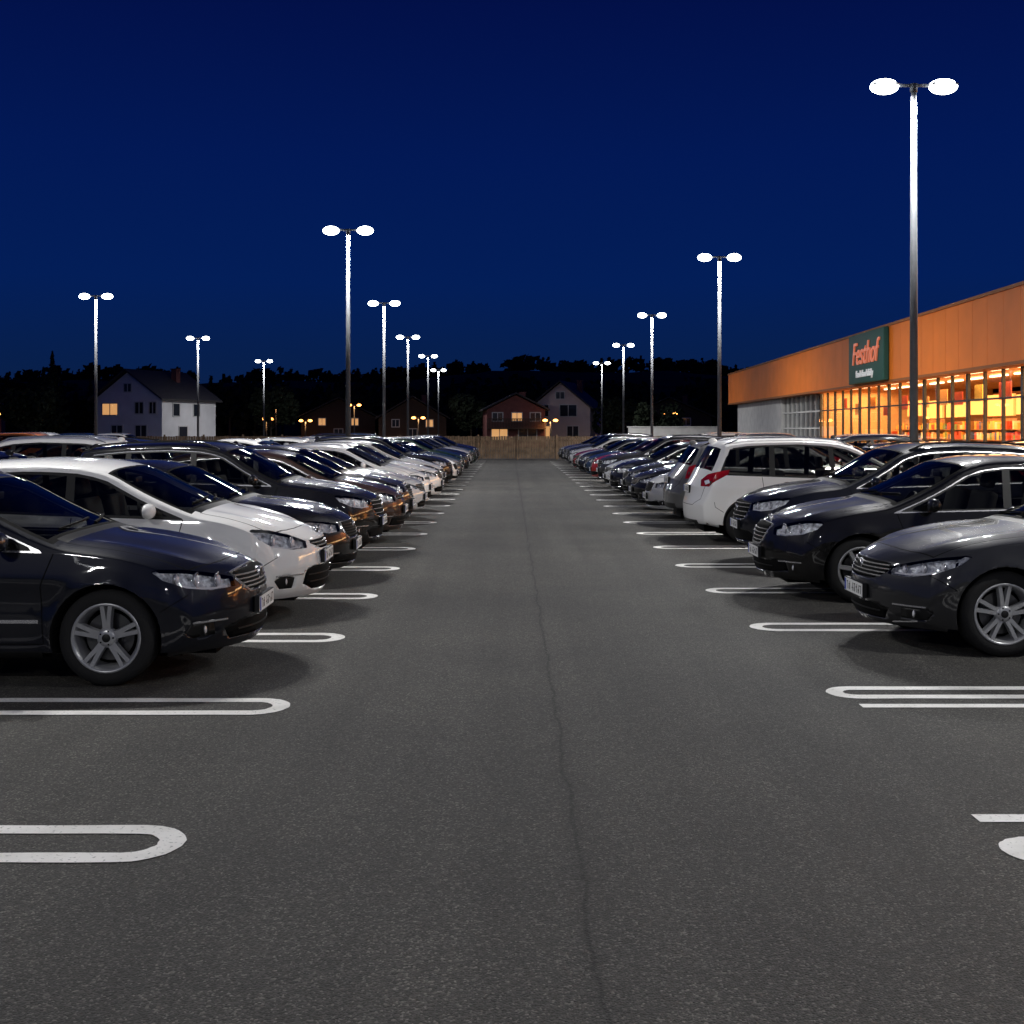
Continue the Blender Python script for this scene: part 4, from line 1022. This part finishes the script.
def crown(bm, base, h, r, conifer, n, s, rr):
    base = Vector(base)
    if conifer:
        for _ in range(n):
            t = rr.random()**.7; z = h*(.10+.9*(1-t)); rad = r*t*(.75+.25*math.sin(z*6))*math.sqrt(rr.random())
            a = rr.uniform(0, 6.283); leafquad(bm, base+Vector((rad*math.cos(a), rad*math.sin(a), z)), s*(.5+.8*t), rr)
    else:
        blobs = [(Vector((rr.gauss(0, r*.45), rr.gauss(0, r*.45), h*rr.uniform(.45, .9))), r*rr.uniform(.3, .55)) for _ in range(9)]
        for _ in range(n):
            c, br = rr.choice(blobs); v = Vector((rr.gauss(0, 1), rr.gauss(0, 1), rr.gauss(0, 1))).normalized()*br*rr.uniform(.6, 1.05)
            leafquad(bm, base+c+v, s, rr)
bm = bmesh.new(); rr = random.Random(9)
for i in range(230):
    y = rr.uniform(150, 215); x = rr.uniform(-.52, .30)*y
    con = rr.random() < .4; h = rr.uniform(6.0, 9.5)*(1.15 if con else 1)*(y/185)**.8
    cyl(bm, (x, y, 0), (x, y, h*.6), .2, .1, 1, 6)
    crown(bm, (x, y, 0), h, h*(.22 if con else .42), con, 150, .6, rr)
for i in range(260):
    x = rr.uniform(-190, 95); y = rr.uniform(330, 345); z = ridge(x)*1.2-1.5; h = rr.uniform(3, 5.5)
    crown(bm, (x, y, z), h, h*.5, rr.random() < .5, 45, 1.0, rr)
obj_from_bm(bm, 'distant_trees', [M['leaf'], M['bark']])
def tree(name, loc, h, r, con, n, s, seed):
    rr = random.Random(seed); bm = bmesh.new()
    cyl(bm, (0, 0, 0), (0, 0, h*(.95 if con else .55)), h*.022, h*.006, 1, 10)
    for i in range(14):
        a = rr.uniform(0, 6.28); z = h*rr.uniform(.25, .8); rad = r*(1-z/h if con else .7)
        cyl(bm, (0, 0, z), (rad*math.cos(a), rad*math.sin(a), z+(0 if con else h*.15)), h*.006, h*.002, 1, 6)
    crown(bm, (0, 0, 0), h, r, con, n, s, rr)
    return obj_from_bm(bm, name, [M['leaf2'], M['bark']], loc=loc)
tree('pine_tree', (-42.8, 112, 0), 9.2, 2.2, True, 2000, .22, 1)
tree('pine_tree', (-46, 118, 0), 8.0, 2.2, True, 1800, .22, 2)
tree('deciduous_tree', (-41.5, 104, 0), 5.2, 2.4, False, 2200, .2, 3)
tree('deciduous_tree', (-25.0, 125, 0), 6.0, 2.6, False, 2200, .22, 4)
tree('deciduous_tree', (-47, 100, 0), 5.4, 2.8, False, 2200, .2, 5)
tree('deciduous_tree', (-4.5, 136, 0), 5.6, 2.4, False, 2200, .22, 6)
tree('deciduous_tree', (11.5, 130, 0), 5.0, 2.6, False, 2200, .22, 7)
tree('deciduous_tree', (14.5, 118, 0), 4.2, 2.4, False, 2200, .22, 8)

# ---------------------------------------------------------------- world
w = bpy.data.worlds.new('World'); scene.world = w; w.use_nodes = True; nt = w.node_tree
bg = nt.nodes['Background']
tc = N(nt, 'ShaderNodeTexCoord'); sx = N(nt, 'ShaderNodeSeparateXYZ'); cr = N(nt, 'ShaderNodeValToRGB')
nt.links.new(tc.outputs['Generated'], sx.inputs[0]); nt.links.new(sx.outputs['Z'], cr.inputs['Fac']); nt.links.new(cr.outputs['Color'], bg.inputs['Color'])
els = [(0, (.005, .015, .052)), (.05, (.0024, .0140, .070)), (.12, (.0010, .0130, .096)), (.22, (.0007, .0095, .090)), (.345, (.0007, .0050, .062)), (1, (.0006, .003, .03))]
cr.color_ramp.elements[0].position = 0; cr.color_ramp.elements[0].color = (*els[0][1], 1)
cr.color_ramp.elements[1].position = 1; cr.color_ramp.elements[1].color = (*els[-1][1], 1)
for p, c in els[1:-1]:
    q = cr.color_ramp.elements.new(p); q.color = (*c, 1)
bg.inputs['Strength'].default_value = 1.0

# ---------------------------------------------------------------- camera
cd = bpy.data.cameras.new('camera'); cam = bpy.data.objects.new('camera', cd); COL.objects.link(cam)
cam.location = (0, 0, 1.8); cam.rotation_euler = (math.radians(90), 0, 0)
cd.lens = 36*1200/1024; cd.sensor_width = 36; cd.shift_y = -82/1024; cd.shift_x = 1/1024; cd.clip_end = 3000; cd.clip_start = .05
scene.camera = cam
scene.view_settings.view_transform = 'Standard'; scene.view_settings.look = 'None'; scene.view_settings.exposure = 0
